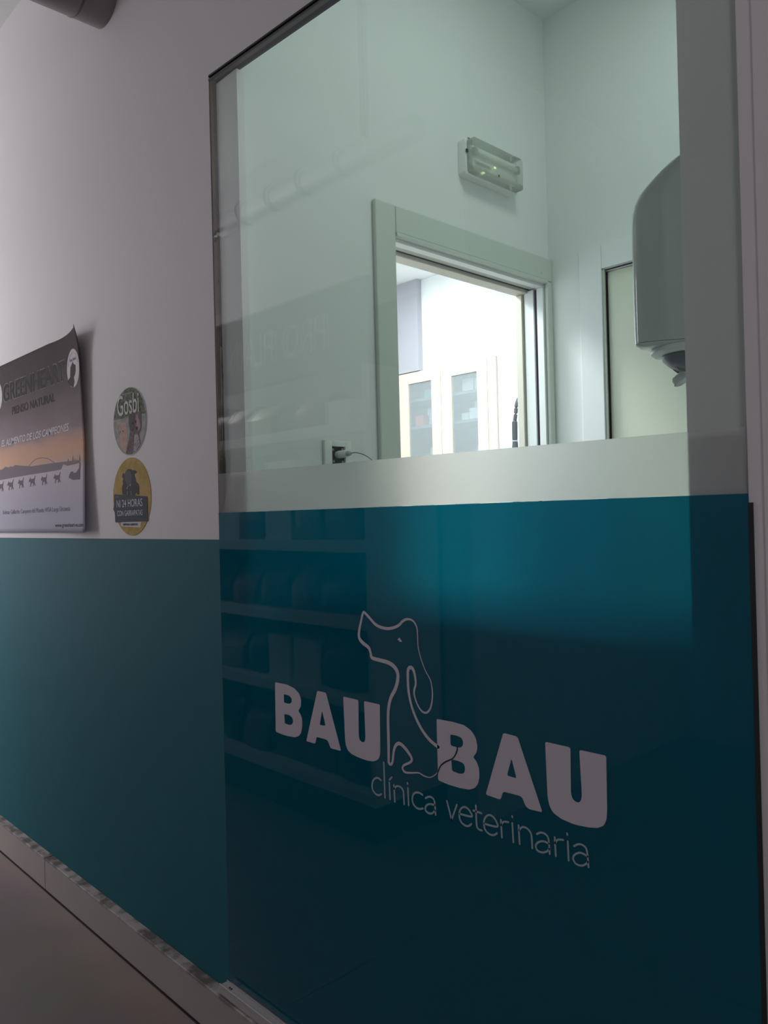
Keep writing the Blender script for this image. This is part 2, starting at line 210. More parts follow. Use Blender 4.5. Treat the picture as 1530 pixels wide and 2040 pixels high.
def text(name, body, x0, x1, z0, z1, y, th, m, parent=None, yf=flat_y, dz=0.0, bold=0.0, shear=0.0, ends=None):
    """lettering fitted to the box x0..x1, z0..z1 of a wall plane; faces the viewer at -y"""
    cu = bpy.data.curves.new(name, 'FONT'); cu.body = body; cu.extrude = .01; cu.offset = bold; cu.shear = shear; cu.size = 1
    o = bpy.data.objects.new(name, cu); COL.objects.link(o)
    bpy.context.view_layer.update()
    me = bpy.data.meshes.new_from_object(o.evaluated_get(bpy.context.evaluated_depsgraph_get())); bpy.data.objects.remove(o)
    xs = [v.co.x for v in me.vertices]; ys = [v.co.y for v in me.vertices]
    ax, bx, ay, by = min(xs), max(xs), min(ys), max(ys)
    for v in me.vertices:
        x = x0+(v.co.x-ax)/(bx-ax)*(x1-x0); z = z0+(v.co.y-ay)/(by-ay)*(z1-z0) + dz*(x-x0)/(x1-x0)
        v.co = (x, z, -th if v.co.z > 0 else 0)
    conform(me, yf)
    for v in me.vertices: v.co = (v.co.x, y + yf(v.co.x, v.co.y) + v.co.z, v.co.y)
    me.name = name
    return link(name, me, m, parent)
def disc_pts(cx, cz, rx, rz, n=48, rot=0):
    return [(cx+rx*math.cos(t*2*math.pi/n), cz+rz*math.sin(t*2*math.pi/n)) for t in range(n)]

# ---------------------------------------------------------------- materials
WHITE = mat('white_wall_paint', (.78, .76, .78), .62, bump=.12, scale=220)
INNER = mat('pale_green_white_wall_paint', (.78, .805, .80), .6, bump=.08, scale=220)
TEALW = mat('teal_wall_paint', (.020, .160, .205), .7, spec=.25, bump=.15, scale=200, var=.08)
CEIL = mat('ceiling_paint', (.74, .78, .76), .8)
TRIM = mat('painted_door_casing', (.60, .66, .60), .42, bump=.04, scale=90)
TRIMW = mat('white_painted_trim', (.74, .78, .78), .4)
TRIMB = mat('pale_blue_white_trim', (.78, .815, .82), .5)
LEAF = mat('pale_green_door_leaf', (.70, .74, .62), .45, var=.03, scale=40)
DARK = mat('dark_slot', (.03, .02, .045), .8)
BLACK = mat('black_plastic', (.02, .022, .025), .45)
ALU = mat('aluminium_channel', (.62, .60, .60), .35, metal=.2)
GREY = mat('grey_galvanised_duct', (.24, .225, .23), .42, metal=.25)
SIL = mat('stained_silicone', (.16, .13, .10), .7, bump=.8, scale=60, var=.5)
PLASTER = mat('broken_plaster', (.5, .48, .42), .9, bump=.9, scale=70)
PLW = mat('white_plastic', (.80, .82, .80), .28)
GLOSSW = mat('glossy_white_plastic', (.74, .78, .75), .16, coat=.5)
LETTER = mat('matt_lilac_white_vinyl', (.70, .655, .735), .55)
TAGL = mat('grey_blue_vinyl', (.40, .53, .585), .55)
CREAM = mat('cream_cabinet_wood', (.68, .61, .49), .45)
GRB = mat('grey_cabinet_back', (.30, .33, .36), .6)
SHELFW = mat('pale_shelf_board', (.84, .84, .84), .5)
WARMW = mat('treatment_room_wall', (.84, .86, .87), .7)

def floor_mat():
    m = bpy.data.materials.new('brown_grey_floor_tile'); m.use_nodes = True; nt = m.node_tree; b = nt.nodes['Principled BSDF']
    g = nt.nodes.new('ShaderNodeNewGeometry'); mp = nt.nodes.new('ShaderNodeMapping'); mp.inputs['Location'].default_value = (1.6, .93, 0)
    br = nt.nodes.new('ShaderNodeTexBrick'); br.offset = 0; br.inputs['Scale'].default_value = 1
    br.inputs['Brick Width'].default_value = 1.8; br.inputs['Row Height'].default_value = .9
    br.inputs['Mortar Size'].default_value = .003; br.inputs['Mortar Smooth'].default_value = .2
    br.inputs['Color1'].default_value = (.33, .26, .245, 1); br.inputs['Color2'].default_value = (.35, .28, .26, 1); br.inputs['Mortar'].default_value = (.05, .04, .04, 1)
    n = nt.nodes.new('ShaderNodeTexNoise'); n.inputs['Scale'].default_value = 6; n.inputs['Detail'].default_value = 8
    mx = nt.nodes.new('ShaderNodeMix'); mx.data_type = 'RGBA'; mx.blend_type = 'MULTIPLY'; mx.inputs[0].default_value = .35
    nt.links.new(g.outputs['Position'], mp.inputs['Vector']); nt.links.new(mp.outputs['Vector'], br.inputs['Vector'])
    nt.links.new(g.outputs['Position'], n.inputs['Vector'])
    nt.links.new(br.outputs['Color'], mx.inputs[6]); nt.links.new(n.outputs['Color'], mx.inputs[7]); nt.links.new(mx.outputs[2], b.inputs['Base Color'])
    b.inputs['Roughness'].default_value = .42
    return m
FLOOR = floor_mat()

def skirt_mat():
    m = bpy.data.materials.new('dusty_skirting_tile'); m.use_nodes = True; nt = m.node_tree; b = nt.nodes['Principled BSDF']
    g = nt.nodes.new('ShaderNodeNewGeometry'); sp = nt.nodes.new('ShaderNodeSeparateXYZ'); nt.links.new(g.outputs['Position'], sp.inputs[0])
    n = nt.nodes.new('ShaderNodeTexNoise'); n.inputs['Scale'].default_value = 22; n.inputs['Detail'].default_value = 8
    nt.links.new(g.outputs['Position'], n.inputs['Vector'])
    # dirt collects along the painted top edge
    a = nt.nodes.new('ShaderNodeMath'); a.operation = 'MULTIPLY_ADD'; a.inputs[1].default_value = 110; a.inputs[2].default_value = -110*.0965
    nt.links.new(sp.outputs['Z'], a.inputs[0])
    c = nt.nodes.new('ShaderNodeMath'); c.operation = 'MULTIPLY'; c.use_clamp = True
    nt.links.new(a.outputs[0], c.inputs[0]); 
    r = nt.nodes.new('ShaderNodeValToRGB'); r.color_ramp.elements[0].position = .42; r.color_ramp.elements[1].position = .60
    nt.links.new(n.outputs['Fac'], r.inputs[0]); nt.links.new(r.outputs[0], c.inputs[1])
    mx = nt.nodes.new('ShaderNodeMix'); mx.data_type = 'RGBA'; mx.inputs[6].default_value = (.50, .45, .44, 1); mx.inputs[7].default_value = (.16, .14, .13, 1)
    nt.links.new(c.outputs[0], mx.inputs[0]); nt.links.new(mx.outputs[2], b.inputs['Base Color'])
    b.inputs['Roughness'].default_value = .45
    return m
SKIRT = skirt_mat()

def clear_glass():
    m = bpy.data.materials.new('clear_greenish_glass'); m.use_nodes = True; nt = m.node_tree; nt.nodes.clear()
    o = nt.nodes.new('ShaderNodeOutputMaterial'); t = nt.nodes.new('ShaderNodeBsdfTransparent'); g = nt.nodes.new('ShaderNodeBsdfGlossy')
    t.inputs[0].default_value = (.95, .985, .97, 1); g.inputs['Roughness'].default_value = .004; g.inputs[0].default_value = (1, 1, 1, 1)
    f = nt.nodes.new('ShaderNodeFresnel'); ge = nt.nodes.new('ShaderNodeNewGeometry'); mr = nt.nodes.new('ShaderNodeMapRange')
    mr.inputs[3].default_value = 1.5; mr.inputs[4].default_value = 1/1.5      # same mirror strength on both faces of the pane
    nt.links.new(ge.outputs['Backfacing'], mr.inputs[0]); nt.links.new(mr.outputs[0], f.inputs[0])
    mx = nt.nodes.new('ShaderNodeMixShader'); nt.links.new(f.outputs[0], mx.inputs[0]); nt.links.new(t.outputs[0], mx.inputs[1]); nt.links.new(g.outputs[0], mx.inputs[2])
    nt.links.new(mx.outputs[0], o.inputs[0]); return m
GLASS = clear_glass()
def film(name, tcol, dcol, fac, rough, coat, ior=1.35):
    """privacy film: scattered transmission mixed with its own colour, optional glossy face"""
    m = bpy.data.materials.new(name); m.use_nodes = True; nt = m.node_tree; nt.nodes.clear()
    o = nt.nodes.new('ShaderNodeOutputMaterial'); g = nt.nodes.new('ShaderNodeBsdfRefraction')
    g.inputs[0].default_value = (*tcol, 1); g.inputs['Roughness'].default_value = rough; g.inputs['IOR'].default_value = ior
    d = nt.nodes.new('ShaderNodeBsdfDiffuse'); d.inputs[0].default_value = (*dcol, 1)
    mx = nt.nodes.new('ShaderNodeMixShader'); mx.inputs[0].default_value = fac
    nt.links.new(g.outputs[0], mx.inputs[1]); nt.links.new(d.outputs[0], mx.inputs[2]); last = mx
    if coat:
        f = nt.nodes.new('ShaderNodeFresnel'); f.inputs[0].default_value = 1.56
        gl = nt.nodes.new('ShaderNodeBsdfGlossy'); gl.inputs['Roughness'].default_value = coat
        m2 = nt.nodes.new('ShaderNodeMixShader'); nt.links.new(f.outputs[0], m2.inputs[0]); nt.links.new(mx.outputs[0], m2.inputs[1]); nt.links.new(gl.outputs[0], m2.inputs[2]); last = m2
    nt.links.new(last.outputs[0], o.inputs[0]); return m
FROST = film('frosted_film', (1, 1, 1), (.80, .81, .83), .14, .42, 0)
TEALF = film('translucent_teal_film', (.025, .70, .88), (.001, .185, .28), .54, .34, .02)

# ---------------------------------------------------------------- room shell
XL, XR = -1.600, -0.394            # edges of the glass
ZT0, ZT1 = 2.237, 2.185            # its top edge at the left and right end
def wall_front():
    b = MB(); h = 3.0
    b.box(-6.0, XL, 0, .09, 1.154, h, mi=0)
    b.box(-6.0, XL, 0, .09, 0, 1.154, mi=1)
    b.prism([(XL, ZT0), (XR, ZT1), (XR, h), (XL, h)], 'y', 0, .0299, mi=0)
    b.box(XR, 1.6, 0, .0299, 0, h, mi=0)
    return struct(b.build('wall_front', [WHITE, TEALW]))
wall_front()
struct(MB().box(-6.0, 1.6, -3.1, 0.0, -.12, 0).build('floor', FLOOR))
struct(MB().box(-6.0, 1.6, -3.1, 0.0, 3.0, 3.1).build('ceiling', CEIL))
bw = MB(); bw.box(-4.05, -2.05, -1.42, -1.34, 0, 3.0); bw.box(-6.0, -5.05, -1.42, -1.34, 0, 3.0); bw.box(-5.05, -4.05, -1.42, -1.34, 2.8, 3.0); struct(bw.build('wall_back', WHITE))
struct(MB().box(-2.05, 1.6, -3.1, -3.0, 0, 3.0).build('wall_back', WHITE))
struct(MB().box(-2.05, -1.97, -3.0, -1.34, 0, 3.0).build('wall_left', WHITE))
struct(MB().box(1.6, 1.7, -3.1, .09, 0, 3.0).build('wall_right', WHITE))
# shopfront frame at the far end of the corridor
w2 = empty('window_2', (-6.0, -.67, 0)); struct(w2)
b = MB(); b.box(-6.06, -6.0, -1.34, -1.27, 0, 3.0); b.box(-6.06, -6.0, -.07, 0, 0, 3.0); b.box(-6.06, -6.0, -1.27, -.07, 2.9, 3.0); b.box(-6.06, -6.0, -1.27, -.07, 0, .4)
b.build('frame', ALU, w2); MB().box(-6.035, -6.027, -1.27, -.07, .4, 2.9).build('pane', GLASS, w2)

struct(MB().box(-.374, 1.6, -.004, -.0002, .107, 2.999).build('trim_7', WHITE))
# skirting tiles along the front wall
sk = empty('baseboard_front', (-3.0, -.03, 0)); struct(sk)
joints = [-6.0, -5.32, -4.42, -3.52, -2.67, -1.0, -.1, .8, 1.6]
for i in range(len(joints)-1):
    j = .0016
    zt = .106
    MB().box(joints[i]+j, joints[i+1]-j, -.029, -.0005, .003, zt, bevel=.0018, seg=2).build('skirting_tile', SKIRT, sk)
MB().box(-6.0, 1.6, -.0285, -.0005, 0, .0028).build('grout_line', DARK, sk)

# ---------------------------------------------------------------- glazed partition
win = empty('window_1', (-1.0, 0, .13)); struct(win)
MB().box(XL+.0003, XL+.0058, .0008, .0100, 1.20, ZT0-.014).build('edge_seal', SIL, win)
MB().prism([(XL+.006, .13), (XR-.001, .13), (XR-.001, ZT1-.010), (XL+.006, ZT0-.010)], 'y', 0.0005, .0105).build('pane', GLASS, win)
MB().prism([(XL, ZT0-.004), (XR, ZT1-.004), (XR, ZT1+.0), (XL, ZT0+.0)], 'y', -.0006, .0299).build('top_gasket', BLACK, win)
MB().prism([(XL-.001, ZT0-.013), (XR, ZT1-.013), (XR, ZT1-.009), (XL-.001, ZT0-.009)], 'y', -.0002, .0108).build('glass_edge_trim', mat('dark_grey_seal', (.10, .10, .10), .5), win)
MB().prism([(XL, ZT0-.009), (XR, ZT1-.009), (XR, ZT1-.004), (XL, ZT0-.004)], 'y', .004, .0299).build('gap_filler', DARK, win)
# uneven silicone bead behind the left edge of the glass
bm = bmesh.new(); n = 90; prev = None
for i in range(n+1):
    z = 1.20 + (ZT0-.014-1.20)*i/n
    wdt = .009 + .004*math.sin(i*.23) + random.uniform(-.002, .002) + (.005 if z < 1.55 else 0)
    vs = [bm.verts.new((XL+.0005, .0107, z)), bm.verts.new((XL+wdt, .0107, z)), bm.verts.new((XL+wdt*.8, .0200+random.uniform(-.001, .001), z)), bm.verts.new((XL+.0005, .0200, z))]
    if prev:
        for k in range(4): bm.faces.new((prev[k], prev[(k+1) % 4], vs[(k+1) % 4], vs[k]))
    else: bm.faces.new(vs)
    prev = vs
bm.faces.new(prev); bmesh.ops.recalc_face_normals(bm, faces=bm.faces)
me = bpy.data.meshes.new('silicone_bead'); bm.to_mesh(me); bm.free(); link('silicone_bead', me, SIL, win)
P = [(XL+.0008, 1.36), (XL+.008, 1.38), (XL+.010, 1.42), (XL+.006, 1.45), (XL+.012, 1.50), (XL+.009, 1.56), (XL+.013, 1.60), (XL+.0008, 1.61)]
MB().prism(P, 'y', .0101+.0005, .0107).build('loose_plaster', PLASTER, win)
# aluminium channel that carries the pane
b = MB(); b.box(XL-.012, XR, -.024, -.0008, .1065, .126, bevel=.003); b.box(XL-.008, XR, -.0245, -.0215, .124, .1315, bevel=.001); b.box(XL-.012, XR, -.0008, .0295, .1065, .128)
b.build('bottom_channel', ALU, win)
bb = MB()
for x in (-1.582, -1.575, -1.02, -.45): bb.lathe((x, -.012, .126), [(.0022, 0), (.0022, .0012), (.0006, .0016)], 10)
bb.build('screw', DARK, win)
MB().box(XR-.0005, XR+.0055, -.0014, .0105, .13, 1.205).build('dark_side_seal', mat('black_seal', (.02, .03, .03), .5), win)

# films stuck on the outside of the pane
ff = empty('frosted_film', (-1.0, 0, 1.25)); tag(ff, 'frosted white privacy film band across the glass above the teal film', 'window film')
MB().prism([(XL+.004, 1.2165), (XR-.002, 1.2165), (XR-.002, 1.2975), (XL+.004, 1.3065)], 'y', -.0009, .0002).build('film_sheet', FROST, ff)
tf = empty('teal_film', (-1.0, 0, .7)); tag(tf, 'glossy teal film covering the lower glass behind the white clinic logo', 'window film')
MB().prism([(XL+.0005, .1315), (XR-.0005, .1315), (XR-.0005, 1.2160), (XL+.0005, 1.2160)], 'y', -.0009, .0002).build('film_sheet', TEALF, tf)

# ---------------------------------------------------------------- clinic logo, cut vinyl on the teal film
lg = empty('clinic_logo', (-1.05, -.001, .85)); tag(lg, 'pale vinyl BAU BAU clínica veterinaria lettering with line-drawn dog on the teal glass', 'logo')
YL = -.0011; TL = .0004
for k, nm in (('B1', 'letter_b'), ('A1', 'letter_a'), ('U1', 'letter_u'), ('B2', 'letter_b'), ('A2', 'letter_a'), ('U2', 'letter_u')):
    fillmesh(nm, [round_poly(p, .0035 if i == 0 else .0035) for i, p in enumerate(LOGO[k])], YL, TL, LETTER, lg)
strokes('dog_outline', [LOGO['dog']], YL, TL, LETTER, lg)
fillmesh('dog_eye', [round_poly(LOGO['eye'], .001)], YL, TL, LETTER, lg)
strokes('tail_line', [LOGO['cut']], YL-TL-.0001, .0003, mat('teal_vinyl_line', (.004, .045, .065), .4), lg)
grp = [('c', 1), ('l', 1), ('i', 2), ('n', 2), ('i', 2), ('c', 1), ('a', 2), ('v', 2), ('e', 1), ('t', 2), ('e', 1), ('r', 2), ('i', 2), ('n', 2), ('a', 2), ('r', 2), ('i', 2), ('a', 2)]
k = 0
for ch_, n_ in grp:
    strokes('small_letter_' + ch_, LOGO['tag'][k:k+n_], YL, TL, TAGL, lg); k += n_
assert k == len(LOGO['tag'])

# ---------------------------------------------------------------- poster
PX0, PX1, PZ0, PZ1 = -3.20, -2.318, 1.172, 1.785
def py(x, z):
    t = max(0, (x+2.60)/.28); u = (z-PZ0)/(PZ1-PZ0)
    k = .018*t*t*(.45 + 1.1*math.sqrt((u-.45)**2+.003)) + (.012*t**3*(max(0, u-.85)/.15)**2)
    return -.004 - k
def poster_mat():
    m = bpy.data.materials.new('printed_poster_sunset'); m.use_nodes = True; nt = m.node_tree; b = nt.nodes['Principled BSDF']
    g = nt.nodes.new('ShaderNodeNewGeometry'); sp = nt.nodes.new('ShaderNodeSeparateXYZ'); nt.links.new(g.outputs['Position'], sp.inputs[0])
    mr = nt.nodes.new('ShaderNodeMapRange'); mr.inputs[1].default_value = PZ0; mr.inputs[2].default_value = PZ1
    n = nt.nodes.new('ShaderNodeTexNoise'); n.inputs['Scale'].default_value = 5; n.inputs['Detail'].default_value = 5
    mp = nt.nodes.new('ShaderNodeMapping'); mp.inputs['Scale'].default_value = (1, 1, 5)
    nt.links.new(g.outputs['Position'], mp.inputs['Vector']); nt.links.new(mp.outputs[0], n.inputs['Vector'])
    ad = nt.nodes.new('ShaderNodeMath'); ad.operation = 'MULTIPLY_ADD'; ad.inputs[1].default_value = .10
    sb = nt.nodes.new('ShaderNodeMath'); sb.operation = 'SUBTRACT'; sb.inputs[1].default_value = .05
    nt.links.new(sp.outputs['Z'], mr.inputs[0]); nt.links.new(n.outputs['Fac'], ad.inputs[0]); nt.links.new(mr.outputs[0], ad.inputs[2]); nt.links.new(ad.outputs[0], sb.inputs[0])
    r = nt.nodes.new('ShaderNodeValToRGB'); e = r.color_ramp.elements
    stops_ = [(0, (.52, .53, .64)), (.20, (.58, .56, .66)), (.32, (.66, .60, .66)), (.365, (.70, .50, .42)), (.43, (.74, .47, .33)), (.49, (.60, .40, .34)), (.53, (.42, .35, .38)), (.70, (.24, .20, .215)), (.84, (.13, .107, .115)), (1, (.11, .088, .092))]
    stops = [(p_, tuple(v_*(1.05 if p_ < .5 else .86) for v_ in c_)) for p_, c_ in stops_]
    e[0].position, e[0].color = 0, (*stops[0][1], 1); e[1].position, e[1].color = 1, (*stops[-1][1], 1)
    for p, c in stops[1:-1]:
        q = e.new(p); q.color = (*c, 1)
    nt.links.new(sb.outputs[0], r.inputs[0]); nt.links.new(r.outputs[0], b.inputs['Base Color'])
    b.inputs['Roughness'].default_value = .75; b.inputs['Specular IOR Level'].default_value = .08
    return m
po = empty('dog_food_poster', (-2.76, -.004, 1.48)); tag(po, 'large GREENHEART dog food poster with sled dogs at sunset, right edge curling', 'poster')
bm = bmesh.new(); NX, NZ = 60, 34; G = []
for i in range(NX+1):
    row = []
    for j in range(NZ+1):
        x = PX0+(PX1-PX0)*i/NX; z = PZ0+(PZ1-PZ0)*j/NZ
        if j == NZ: z += -.004*math.sin(max(0, (x+2.6)/.28)*3) + (.006 if i == NX else 0)
        if i == NX: x += .016*(1-j/NZ)**2
        row.append(bm.verts.new((x, py(x, z)+.0003, z)))
    G.append(row)
for i in range(NX):
    for j in range(NZ): bm.faces.new((G[i][j], G[i+1][j], G[i+1][j+1], G[i][j+1]))
me = bpy.data.meshes.new('poster_sheet'); bm.to_mesh(me); bm.free()
ps = link('poster_sheet', me, poster_mat(), po, True)
md = ps.modifiers.new('thickness', 'SOLIDIFY'); md.thickness = .0004; md.offset = 0; md.thickness = .0003
INK1 = mat('dark_green_ink', (.02, .025, .02), .4); INK2 = mat('dark_grey_ink', (.04, .03, .035), .4); INKW = mat('white_ink', (.72, .70, .73), .4)
INKB = mat('blue_grey_ink', (.22, .23, .32), .4); HILL = mat('hill_ink', (.24, .20, .24), .45); DOGI = mat('dog_ink', (.17, .15, .18), .45); OUTL = mat('pale_outline_ink', (.23, .22, .22), .4)
TT = .00012
for m_ in (INK1, INK2, INKW, INKB, HILL, DOGI, OUTL):
    m_.node_tree.nodes['Principled BSDF'].inputs['Specular IOR Level'].default_value = .06; m_.node_tree.nodes['Principled BSDF'].inputs['Roughness'].default_value = .6
text('title_outline', 'GREENHEART', -3.049, -2.459, 1.645, 1.714, -.0002, TT, OUTL, po, py, bold=.024)
text('title_lettering', 'GREENHEART', -3.045, -2.463, 1.648, 1.711, -.00035, TT, INK1, po, py, bold=.020)
text('subtitle_lettering', 'PIENSO NATURAL', -2.955, -2.558, 1.593, 1.621, -.0004, TT, INK2, po, py, bold=.018)
text('slogan_lettering', 'EL ALIMENTO DE LOS CAMPEONES', -3.075, -2.443, 1.488, 1.512, -.0003, TT, INKW, po, py, shear=.25, bold=.016)
fillmesh('hills_picture', [[(-3.199, LOGO['hills'][0][1])] + LOGO['hills'] + [(-3.199, LOGO['hills'][-1][1])]], -.0001, .0002, HILL, po, py)
tr = [p for p in LOGO['trees']]
for t_ in tr: fillmesh('bare_tree_picture', [t_], -.00012, .0002, HILL, po, py)
strokes('arch_picture', [LOGO['arch']], -.00012, .0002, HILL, po, py)
dog_shape = [(-22,-1),(-19,6),(-15,9),(-12,14),(-9,9),(8,8),(14,10),(20,18),(22,16),(17,7),(15,-2),(20,-12),(17,-14),(11,-5),(9,-14),(5,-14),(6,-4),(-6,-5),(-10,-15),(-14,-14),(-10,-3),(-13,1),(-18,0)]
for i, (x, z) in enumerate(LOGO['dogs']):
    k = .00125*(1 - .02*i); fl = 1 if i % 2 else .9
    fillmesh('sled_dog_picture', [[(x+a*k*1.25*fl, z+c*k*.95) for a, c in dog_shape]], -.00015, .0002, DOGI, po, py)
fillmesh('sled_picture', LOGO['sled'], -.00015, .0002, DOGI, po, py)
text('caption_lettering', 'Kelmar Gallardo: Campeon del Mundo WSA Larga Distancia', -3.075, -2.445, 1.235, 1.255, -.0002, TT, INKB, po, py)
text('web_address_lettering', 'www.greenheart-es.com', -2.580, -2.322, 1.186, 1.202, -.0002, TT, INK1, po, py, bold=.006)
for cx, cz in ((-2.385, 1.672), (-3.114, 1.676)):
    d = fillmesh('round_badge', [disc_pts(cx, cz, .058, .058)], -.0002, TT, INKW, po, py)
    if cx > -3:
        fillmesh('dog_head_picture', [LOGO['logopic']], -.0005, TT, INK2, d, py)
        a = [(cx+.047*math.cos(t), cz+.047*math.sin(t), .0035) for t in [math.radians(q) for q in range(165, 14, -10)]]
        strokes('ring_of_tiny_lettering', [a[i:i+2] for i in range(0, len(a)-1)], -.0005, TT, mat('badge_ink', (.2, .18, .2), .5), d, py)
        text('script_lettering', 'Pienso Natural', cx-.028, cx+.030, cz+.022, cz+.032, -.0005, TT, INKB, d, py)

# ---------------------------------------------------------------- round stickers
def noisy(name, c1, c2, sc, rough=.65):
    m = mat(name, c1, rough, spec=.08); nt = m.node_tree; b = nt.nodes['Principled BSDF']
    g = nt.nodes.new('ShaderNodeNewGeometry'); n = nt.nodes.new('ShaderNodeTexNoise'); n.inputs['Scale'].default_value = sc; n.inputs['Detail'].default_value = 6; n.inputs['Distortion'].default_value = .8
    r = nt.nodes.new('ShaderNodeValToRGB'); r.color_ramp.elements[0].position = .4; r.color_ramp.elements[1].position = .62
    r.color_ramp.elements[0].color = (*c1, 1); r.color_ramp.elements[1].color = (*c2, 1)
    nt.links.new(g.outputs['Position'], n.inputs['Vector']); nt.links.new(n.outputs['Fac'], r.inputs[0]); nt.links.new(r.outputs[0], b.inputs['Base Color'])
    return m
SW = mat('sticker_white', (.74, .74, .74), .65, spec=.15)
st = empty('round_sticker', (-2.044, -.001, 1.475)); tag(st, 'round green Gosbi sticker picturing a dog and a cat, above the yellow sticker', 'sticker')
CX, CZ, RR = -2.043, 1.4755, .100
MB().prism(disc_pts(CX, CZ, RR, .0935, 56), 'y', -.0012, -.0003).build('sticker_disc', SW, st)
fillmesh('grass_picture', [disc_pts(CX-.0005, CZ+.0005, RR*.975, .0915)], -.0012, .0003, noisy('grass_print', (.09, .12, .07), (.28, .33, .24), 120), st)
low = [p for p in disc_pts(CX, CZ, RR*.97, .0905, 96) if p[1] < CZ+.012]
fillmesh('grey_backdrop_picture', [sorted(low, key=lambda p: math.atan2(p[1]-CZ-.0, p[0]-CX) if True else 0) if False else low], -.0015, .0003, noisy('grey_green_print', (.33, .37, .34), (.48, .51, .49), 40), st)
def clipdisc(P):
    o = []
    for x, z in P:
        d = math.hypot((x-CX)/RR, (z-CZ)/.0935)
        if d > .96: x = CX+(x-CX)/d*.96; z = CZ+(z-CZ)/d*.96
        o.append((x, z))
    return o
fillmesh('cat_picture', [clipdisc(round_poly(LOGO['catpic'], .004))], -.0018, .0003, noisy('ginger_cat_print', (.58, .40, .36), (.66, .50, .44), 90), st)
dg = fillmesh('dog_picture', [clipdisc(round_poly(LOGO['dogpic'], .005))], -.0018, .0003, noisy('brown_dog_print', (.17, .12, .14), (.26, .20, .22), 80), st)
fillmesh('dog_ear_picture', [clipdisc(round_poly(LOGO['dogear'], .004))], -.0021, .0003, mat('dark_brown_print', (.12, .08, .09), .65, spec=.15), dg)
fillmesh('dog_chest_picture', [clipdisc(round_poly(LOGO['chest'], .004))], -.0021, .0003, noisy('speckled_chest_print', (.55, .53, .56), (.30, .25, .29), 150), dg)
fillmesh('dog_muzzle_picture', [clipdisc(round_poly(LOGO['muzzle'], .004))], -.0021, .0003, mat('muzzle_print', (.42, .32, .35), .65, spec=.15), dg)
NOSE = mat('black_nose_print', (.03, .025, .03), .65, spec=.1)
for ex, ez in ((-2.022, 1.468), (-2.004, 1.470)): fillmesh('dog_eye_picture', [disc_pts(ex, ez, .0035, .0035, 12)], -.0024, .0002, NOSE, dg)
fillmesh('dog_nose_picture', [disc_pts(-1.998, 1.452, .006, .005, 14)], -.0024, .0002, NOSE, dg)
ct_ = [c for c in st.children if c.name.startswith('cat_picture')][0]
for ex in (-2.098, -2.082): fillmesh('cat_eye_picture', [disc_pts(ex, 1.452, .0028, .0028, 12)], -.0021, .0002, mat('amber_eye_print', (.22, .13, .08), .65, spec=.1), ct_)
text('brand_lettering', 'Gosbi', -2.113, -1.983, 1.495, 1.551, -.0023, .0003, SW, st, bold=.008)
text('tiny_lettering', 'www.gosbi.com', -2.082, -2.022, 1.5495, 1.555, -.0018, .0003, SW, st)

ys = empty('round_sticker', (-2.044, -.001, 1.27)); tag(ys, 'round yellow NI 24 HORAS CON GARRAPATAS tick warning sticker just above the teal paint', 'sticker')
CX2, CZ2 = -2.042, 1.2695
MB().prism(disc_pts(CX2, CZ2, .113, .1065, 60), 'y', -.0012, -.0003).build('sticker_disc', noisy('mustard_yellow_print', (.52, .36, .10), (.62, .45, .16), 25), ys)
NAVY = mat('navy_print', (.055, .065, .11), .65, spec=.15)
tk = fillmesh('tick_picture', [round_poly(LOGO['tick'], .003)], -.0012, .0003, mat('tick_black_print', (.045, .045, .055), .65, spec=.15), ys)
fillmesh('tick_back_picture', [disc_pts(-2.056, 1.322, .022, .020)], -.0015, .0003, mat('tick_grey_print', (.11, .11, .125), .65, spec=.15), tk)
for p in ([(-2.066, 1.292, .004), (-2.060, 1.300, .003)], [(-2.050, 1.300, .004), (-2.044, 1.303, .004)], [(-2.067, 1.272, .003), (-2.064, 1.284, .003)], [(-2.044, 1.284, .003), (-2.040, 1.273, .003)]):
    strokes('tick_highlight', [p], -.0015, .0003, mat('tick_highlight_print', (.4, .4, .42), .65, spec=.15), tk)
fillmesh('navy_band', [round_poly(LOGO['band'], .001)], -.0018, .0004, NAVY, ys)
bnd = ys.children[-1]
text('warning_lettering', 'NI 24 HORAS', -2.131, -1.976, 1.2415, 1.2625, -.0024, .0003, SW, bnd, bold=.004)
text('warning_lettering', 'CON GARRAPATAS', -2.129, -1.976, 1.2175, 1.2325, -.0024, .0003, SW, bnd, bold=.004)
text('corner_lettering', 'gosbi', -2.139, -2.118, 1.2685, 1.2745, -.0022, .0003, mat('pale_blue_print', (.35, .40, .5), .65, spec=.15), bnd)
sl = fillmesh('white_slip', [LOGO['slip']], -.0014, .0003, SW, ys)
text('slip_lettering', 'TEMPORADA GARRAPATAS', -2.096, -2.007, 1.1905, 1.1965, -.0018, .0003, NAVY, sl, bold=.01)

# ---------------------------------------------------------------- hallway behind the glass
XA, YB, XC = -1.53, 1.25, -.482
